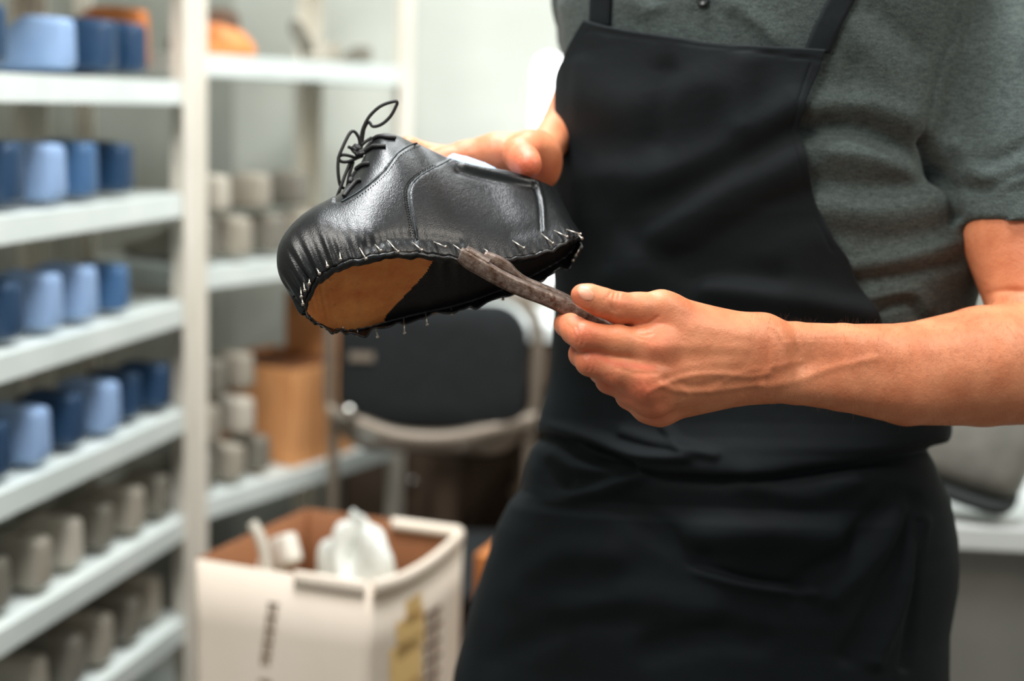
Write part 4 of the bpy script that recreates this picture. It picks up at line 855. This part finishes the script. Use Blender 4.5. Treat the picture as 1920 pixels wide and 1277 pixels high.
def lip(p, q, sag, out, drop):
    d = np.array(q) - np.array(p); nn = np.array([d[1], -d[0]]); nn = nn / np.hypot(*nn); n = 20; V = []
    for i in range(n):
        u_ = .02 + .96 * i / (n - 1); x, y = np.array(p) + d * u_; z = ZC + .003 - sag * 4 * u_ * (1 - u_)
        for o2_, dz in ((0.0, .0), (out * .5, .001), (out * .8, -.003), (out * .9, -drop * .5), (out * .8, -drop)): V.append((x + nn[0] * o2_, y + nn[1] * o2_, z + dz))
    o_ = mk('box_flap', V, grid_faces(n, 5), kraftp, CT); z = o_.modifiers.new('board', 'SOLIDIFY'); z.thickness = .003; z.offset = 0
lip(c3_ + (c0 - c3_) * .58, c0, .0, .006, .020); lip(c0, c1, .018, .007, .022); lip(c1, c1 + (c2 - c1) * .44, .0, -.012, .014)
# faded printing on the two visible faces (illegible strokes in the photo)
inkd = mat('faded_print', rgb(142, 120, 102), .8); inky = mat('yellow_print', rgb(247, 209, 140), .8); inkm = mat('brown_print', rgb(128, 100, 86), .8)
def decal(name, p, q, m, strokes):
    """strokes (u, v, du, dv, slant) on the face from p to q, v metres below the rim"""
    d = np.array(q) - np.array(p); L = np.hypot(*d); e_ = d / L; nn = np.array([d[1], -d[0]]) / L; mb = MB()
    for u_, v_, du, dv, sl in strokes:
        V = []
        for a, b2 in ((-1, -1), (1, -1), (1, 1), (-1, 1)):
            uu = u_ * L + a * du / 2 + sl * b2 * dv / 2; z = ZC - v_ - b2 * dv / 2; V.append((*(np.array(p) + e_ * uu + nn * .0036), z))
        mb.add(V, [(0, 1, 2, 3)])
    mb.build(name, m, CT, smooth=False, fix=False)
S = []
for k in range(5): S += [(.465 - .010 * k, .050 + .020 * k, .018, .005, 0), (.475 - .010 * k, .058 + .020 * k, .005, .014, .2), (.445 - .010 * k, .060 + .020 * k, .005, .012, -.1)]
S2 = []
for k in range(5): S2 += [(.42 + .008 * k, .170 + .020 * k, .020, .006, 0), (.435 + .006 * k, .180 + .020 * k, .006, .016, .2)]
decal('printed_lettering', c3_, c0, inkd, S2)
decal('printed_lettering', c3_, c0, inkd, S)
Y_ = [(.45, .080, .050, .040, .1), (.42, .115, .085, .06, .1), (.38, .17, .10, .10, .05), (.36, .24, .11, .10, 0)]
decal('printed_emblem', c0, c1, inky, Y_)
S = []
for k in range(6): S += [(.66 + .01 * (k % 2), .105 + .026 * k, .055, .009, .3), (.60, .112 + .026 * k, .009, .020, .3), (.70, .116 + .026 * k, .009, .018, -.2)]
decal('printed_lettering', c0, c1, inkm, S)
# scraps inside
ctr = (c0 + c1 + c2 + c3_) / 4
tissue = varied('crumpled_tissue', rgb(206, 208, 200), rgb(226, 226, 218), 30, .6, bs=.6, bd=.01)
bed = rumpled('leather_offcuts', greys[0], 'beige offcuts filling the open white carton', 'offcuts', (ctr[0], ctr[1], ZC - .16), .12, .115, .10, 9, .1); tag(bed, kind='stuff')
rumpled('crumpled_paper', tissue, 'crumpled pale tissue paper poking from the open white carton', 'paper', (ctr[0] + .035, ctr[1] - .005, ZC - .085), .065, .05, .105, 21, .45)
put_last(whitep, (ctr[0] - .055, ctr[1] + .0, ZC - .10), 2.4, .5, .1, .55, 'cream last with rounded heel sticking up from the open white carton', None)
stp = MB(); q0 = onz(495, 1030, ZC); stp.tube(spline([(q0[0] + .012, q0[1] - .01, ZC - .10), (q0[0] + .004, q0[1], ZC - .03), (q0[0] - .006, q0[1] + .01, ZC + .01), (q0[0] - .022, q0[1] + .02, ZC + .034)], 20), [.009] * 20, 8)
tag(stp.build('leather_strip', greys[2], None), 'pale bent strip standing at the left corner of the open carton', 'leather')
# ---- chair
CH = thing('office_chair', 'dark upholstered chair with grey tubular frame behind the carton', 'chair', (-.16, 2.86, 0), R(2))
fab = varied('charcoal_upholstery', rgb(13, 18, 20), rgb(20, 25, 27), 30, .85); tubem = mat('grey_tube', rgb(140, 128, 114), .38, .3); chrome = mat('chrome', rgb(225, 222, 214), .12, 1)
def rrect(w_, h_, r_, n=10):
    out = []
    for cx, cy_, a0 in ((w_ / 2 - r_, h_ / 2 - r_, 0), (-w_ / 2 + r_, h_ / 2 - r_, 90), (-w_ / 2 + r_, -h_ / 2 + r_, 180), (w_ / 2 - r_, -h_ / 2 + r_, 270)):
        for k in range(n): a = R(a0 + 90 * k / (n - 1)); out.append((cx + r_ * math.cos(a), cy_ + r_ * math.sin(a)))
    return np.array(out)
def cushion(name, w_, h_, th_, r_, f, mt, parent):
    o2_ = rrect(w_, h_, r_); V = []; n = len(o2_); prof = [(.0, -.5), (.6, -.5), (.93, -.46), (1, -.2), (1, .2), (.93, .46), (.6, .5), (.0, .5)]
    for s_, z in prof:
        for x, y in o2_: V.append(f(x * s_, y * s_, z * th_))
    return mk(name, V, grid_faces(len(prof), n, True), mt, parent, world=False, fix=True)
bz = .80
cushion('backrest', .385, .265, .035, .07, lambda x, y, z: (x, z - .35 * x * x + .02, bz + .015 + y), fab, CH)
m_ = MB(); fr_ = rrect(.43, .31, .09, 12); m_.tube([(x, .045, bz + .01 + y - (.030 * max(0, 1 - (x / .2) ** 2) if y < 0 else 0)) for x, y in fr_], .013, 10, True); m_.build('back_frame', tubem, CH, world=False)
m_ = MB(); sg = spline([(-.215, .02, .715), (-.15, .0, .695), (-.07, -.012, .672), (.02, -.012, .668), (.10, 0, .680), (.215, .02, .71)], 30); V = []
for p_ in sg: V += [(p_[0], p_[1], p_[2] + .018), (p_[0], p_[1] - .012, p_[2] + .010), (p_[0], p_[1] - .012, p_[2] - .014), (p_[0], p_[1], p_[2] - .018)]
m_.add(V, grid_faces(30, 4, True)); m_.build('lower_rail', tubem, CH, world=False)
cushion('seat', .40, .38, .05, .06, lambda x, y, z: (x, y - .20 + .02, .45 + z), fab, CH)
for sx in (-1, 1):
    m_ = MB(); m_.tube(spline([(sx * .205, .045, .70), (sx * .205, .05, .50), (sx * .205, .06, .25), (sx * .205, .09, .012)], 20), .012, 10); m_.build('leg', tubem, CH, world=False)
    m_ = MB(); m_.tube(spline([(sx * .205, .05, .43), (sx * .205, -.2, .43), (sx * .205, -.36, .42), (sx * .205, -.385, .30), (sx * .21, -.40, .012)], 26), .012, 10); m_.build('leg', tubem, CH, world=False)
m_ = MB(); m_.tube([(-.168, -.02, .722), (-.168, -.034, .722), (-.168, -.038, .722)], [.016, .015, .008], 16); tag(m_.build('bolt', chrome, CH, world=False), 'bright chrome bolt')
m_ = MB(); m_.box((-.145, -.012, bz + .035), (.05, .002, .018)); tag(m_.build('maker_tag', tubem, CH, world=False, smooth=False), 'small grey tag')
# ---- bench behind the chair
wtop = varied('white_laminate', rgb(224, 230, 228), rgb(234, 238, 236), 5, .35); wood = varied('dark_bench_wood', rgb(70, 56, 44), rgb(92, 74, 58), 12, .7, stretch=(1, 1, .2))
BN = thing('workbench', 'white topped workbench against the back wall behind the chair', 'table', (.345, 3.2, 0))
b_ = MB(); b_.box((0, 0, .868), (1.02, .40, .036)); bevel(b_.build('tabletop', wtop, BN, world=False, smooth=False), .004)
for sx in (-.48, .48):
    for sy in (-.17, .17): b_ = MB(); b_.box((sx, sy, .425), (.045, .045, .85)); b_.build('leg', wood, BN, world=False, smooth=False)
b_ = MB(); b_.box((0, -.175, .80), (.92, .02, .09)); b_.build('apron_rail', wood, BN, world=False, smooth=False)
b_ = MB(); b_.box((0, 0, .30), (.92, .34, .02)); b_.build('lower_shelf', wood, BN, world=False, smooth=False)
b_ = MB(); b_.box((0, .185, .44), (.98, .012, .80)); b_.build('shade_panel', wood, BN, world=False, smooth=False)  # dark sheet added to stand for the shade under the bench
for k, (x, h_) in enumerate(((-.20, .20), (.05, .16))):
    q = thing('storage_crate', ['dark wooden crate under the bench, left of the other', 'dark wooden crate under the bench, right of the other'][k], 'crate', (.33 + x, 3.2, .3105), 0, 'crates under the bench'); b_ = MB(); b_.box((0, 0, .006), (.22, .26, .012))
    for sx in (-1, 1): b_.box((sx * .104, 0, h_ / 2), (.012, .26, h_)); b_.box((0, sx * .124, h_ / 2), (.196, .012, h_))
    b_.build('crate_body', wood, q, world=False, smooth=False)
    for sx in (-1, 1): m_ = MB(); m_.tube([(sx * .112, -.04, h_ * .75), (sx * .118, 0, h_ * .75), (sx * .112, .04, h_ * .75)], .005, 8); m_.build('handle', tubem, q, world=False)
q = thing('added_cabinet', 'low dark wooden cabinet added to darken the corner behind the chair', 'cabinet', (-.25, 3.53, 0)); b_ = MB(); b_.box((0, 0, .36), (.32, .18, .72)); bevel(b_.build('cabinet_body', wood, q, world=False, smooth=False), .003)  # added block: darkens the pale wall gap between rack and bench
for sx in (-1, 1):
    b_ = MB(); b_.box((sx * .078, -.096, .38), (.148, .012, .64)); dr_ = b_.build('door', wood, q, world=False, smooth=False); m_ = MB(); m_.tube([(sx * .016, -.102, .42), (sx * .016, -.118, .42)], [.006, .009], 12); m_.build('knob', chrome, dr_, world=False)
# orange carton on the floor between chair and apron
OB = onz(915, 1105, .50); obm = varied('orange_board', rgb(176, 104, 50), rgb(190, 116, 58), 8, .75)
q = thing('cardboard_box', 'narrow orange-brown carton on the floor behind the apron', 'carton', (.052, 2.36, 0), R(-20)); b_ = MB(); b_.box((0, 0, .30), (.16, .16, .60)); bevel(b_.build('box_body', obm, q, world=False, smooth=False), .002)
b_ = MB(); b_.box((0, 0, .6012), (.03, .158, .002)); b_.build('packing_tape', kraftp, q, world=False, smooth=False)
# ---- tube lamp
LT = thing('tube_lamp', 'glowing white tube light standing before the grey wall', 'lamp', (.098, 3.385, 0)); LT.location = (.066, 3.36, .905)
em = bpy.data.materials.new('lit_tube'); em.use_nodes = True; bs_ = em.node_tree.nodes['Principled BSDF']; bs_.inputs['Emission Color'].default_value = (.93, .97, 1, 1); bs_.inputs['Emission Strength'].default_value = 3.2
m_ = MB(); m_.tube([(0, 0, z) for z in (.03, .04, .27, .525, .55, .562)], [.034, .036, .036, .036, .028, .008], 20); m_.build('lit_tube', em, LT, world=False)
m_ = MB(); m_.tube([(0, 0, -.018), (0, 0, .0), (0, 0, .03)], [.045, .045, .034], 20); m_.build('lamp_base', tubem, LT, world=False)
# ---- table at right with the boot
TB = thing('worktable', 'white table with grey front panel at the right behind the man', 'table', (1.04, 2.42, 0), R(-3)); ZT = .748
b_ = MB(); b_.box((0, 0, ZT - .019), (1.2, .72, .038)); bevel(b_.build('tabletop', wtop, TB, world=False, smooth=False), .004)
gry = varied('grey_laminate', rgb(128, 128, 122), rgb(138, 137, 130), 5, .5)
b_ = MB(); b_.box((0, -.31, .365), (1.12, .018, .71)); b_.build('front_panel', gry, TB, world=False, smooth=False)
for sx in (-1, 1): b_ = MB(); b_.box((sx * .56, .02, .364), (.02, .62, .726)); b_.build('side_panel', gry, TB, world=False, smooth=False)
suede = varied('grey_suede', rgb(138, 138, 130), rgb(158, 156, 148), 26, .9, bs=.4, bd=.004); dks = mat('dark_rubber', rgb(40, 46, 46), .6)
def boot(name, label, loc, yaw, m, sc, pitch=0):
    o_ = thing(name, label, 'boot', loc, yaw); S = [(-.004, .012, .020, .16), (.008, .030, .010, .165), (.03, .037, .006, .168), (.06, .038, .005, .165), (.09, .037, .005, .155), (.115, .037, .005, .125), (.14, .040, .006, .098), (.17, .044, .008, .080), (.20, .046, .012, .068), (.235, .042, .020, .062), (.262, .030, .028, .057), (.276, .012, .034, .050)]
    S = spline(S, 40); n = 22; V = []
    for x, w_, z0, z1 in S:
        for j in range(n):
            a = 2 * math.pi * j / n; V.append((x * sc, w_ * sc * math.copysign(abs(math.cos(a)) ** .65, math.cos(a)), sc * ((z0 + z1) / 2 + .012 + (z1 - z0) / 2 * math.copysign(abs(math.sin(a)) ** .6, math.sin(a)))))
    mk('boot_upper', V, grid_faces(40, n, True).tolist() + [tuple(range(n)), tuple(39 * n + j for j in range(n - 1, -1, -1))], m, o_, world=False, fix=True)
    V = []
    for x, w_, z0, z1 in S:
        for a, e_ in ((-1, 0), (1, 0), (1, 1), (-1, 1)): V.append((x * sc, a * (w_ * .97 + .002) * sc, sc * (z0 - .006 + (.016 if e_ else 0)) + .0))
    mk('boot_sole', V, grid_faces(40, 4, True).tolist() + [(0, 1, 2, 3), (159, 158, 157, 156)], dks, o_, world=False, fix=True)
    mm = MB()
    for k in range(3): x = (.125 + .024 * k); z = (.128 - .022 * k); mm.tube(spline([(x * sc, -.036 * sc, (z - .022) * sc), (x * sc + .006, -.02 * sc, (z + .008) * sc), (x * sc + .008, .02 * sc, (z + .008) * sc), (x * sc, .036 * sc, (z - .022) * sc)], 16), .0055 * sc, 8)
    tag(mm.build('lace', dks, o_, world=False), 'dark laces'); return o_
bp = onz(1900, 990, ZT); bo = boot('suede_boot', 'grey suede boot with dark sole standing on the white table', (bp[0] + .0, bp[1] + .03, ZT + .001), R(165), suede, 1.15); bo.rotation_euler[1] = -.26; bo.location[2] += .012
bp2 = onz(1990, 930, ZT); boot('ankle_boot', 'black ankle boot at the right edge of the white table', (bp2[0] + .02, bp2[1] + .16, ZT + .001), R(100), dks, 1.0)
# ================================================================== LIGHT
W = bpy.data.worlds.new('world'); SC.world = W; W.use_nodes = True; W.node_tree.nodes['Background'].inputs[0].default_value = (.90, .97, 1.0, 1); W.node_tree.nodes['Background'].inputs[1].default_value = .24
def area(name, loc, target, size, power, col, sy=None):
    l = bpy.data.lights.new(name, 'AREA'); l.energy = power; l.size = size; l.color = col
    if sy: l.shape = 'RECTANGLE'; l.size_y = sy
    o_ = bpy.data.objects.new(name, l); COL.objects.link(o_); o_.location = loc
    o_.rotation_euler = (Vector(target) - Vector(loc)).to_track_quat('-Z', 'Y').to_euler(); return o_
area('ceiling_light', (-.75, .35, 2.55), (.15, 1.25, 1.15), .7, 26, (1.0, .96, .90))
area('ceiling_light', (-.15, 1.30, 2.72), (0, 1.25, 1), .5, 32, (.96, .98, 1.0))
area('ceiling_light', (1.5, .7, 2.6), (.5, 1.4, 1.1), .8, 20, (1.0, .93, .84))
area('ceiling_light', (.1, 2.6, 2.75), (-.2, 3.0, 0), 1.2, 40, (.95, 1.0, 1.0))
area('ceiling_light', (-.2, 1.7, 2.75), (-.5, 2.0, .8), .6, 8, (.95, 1.0, 1.0))
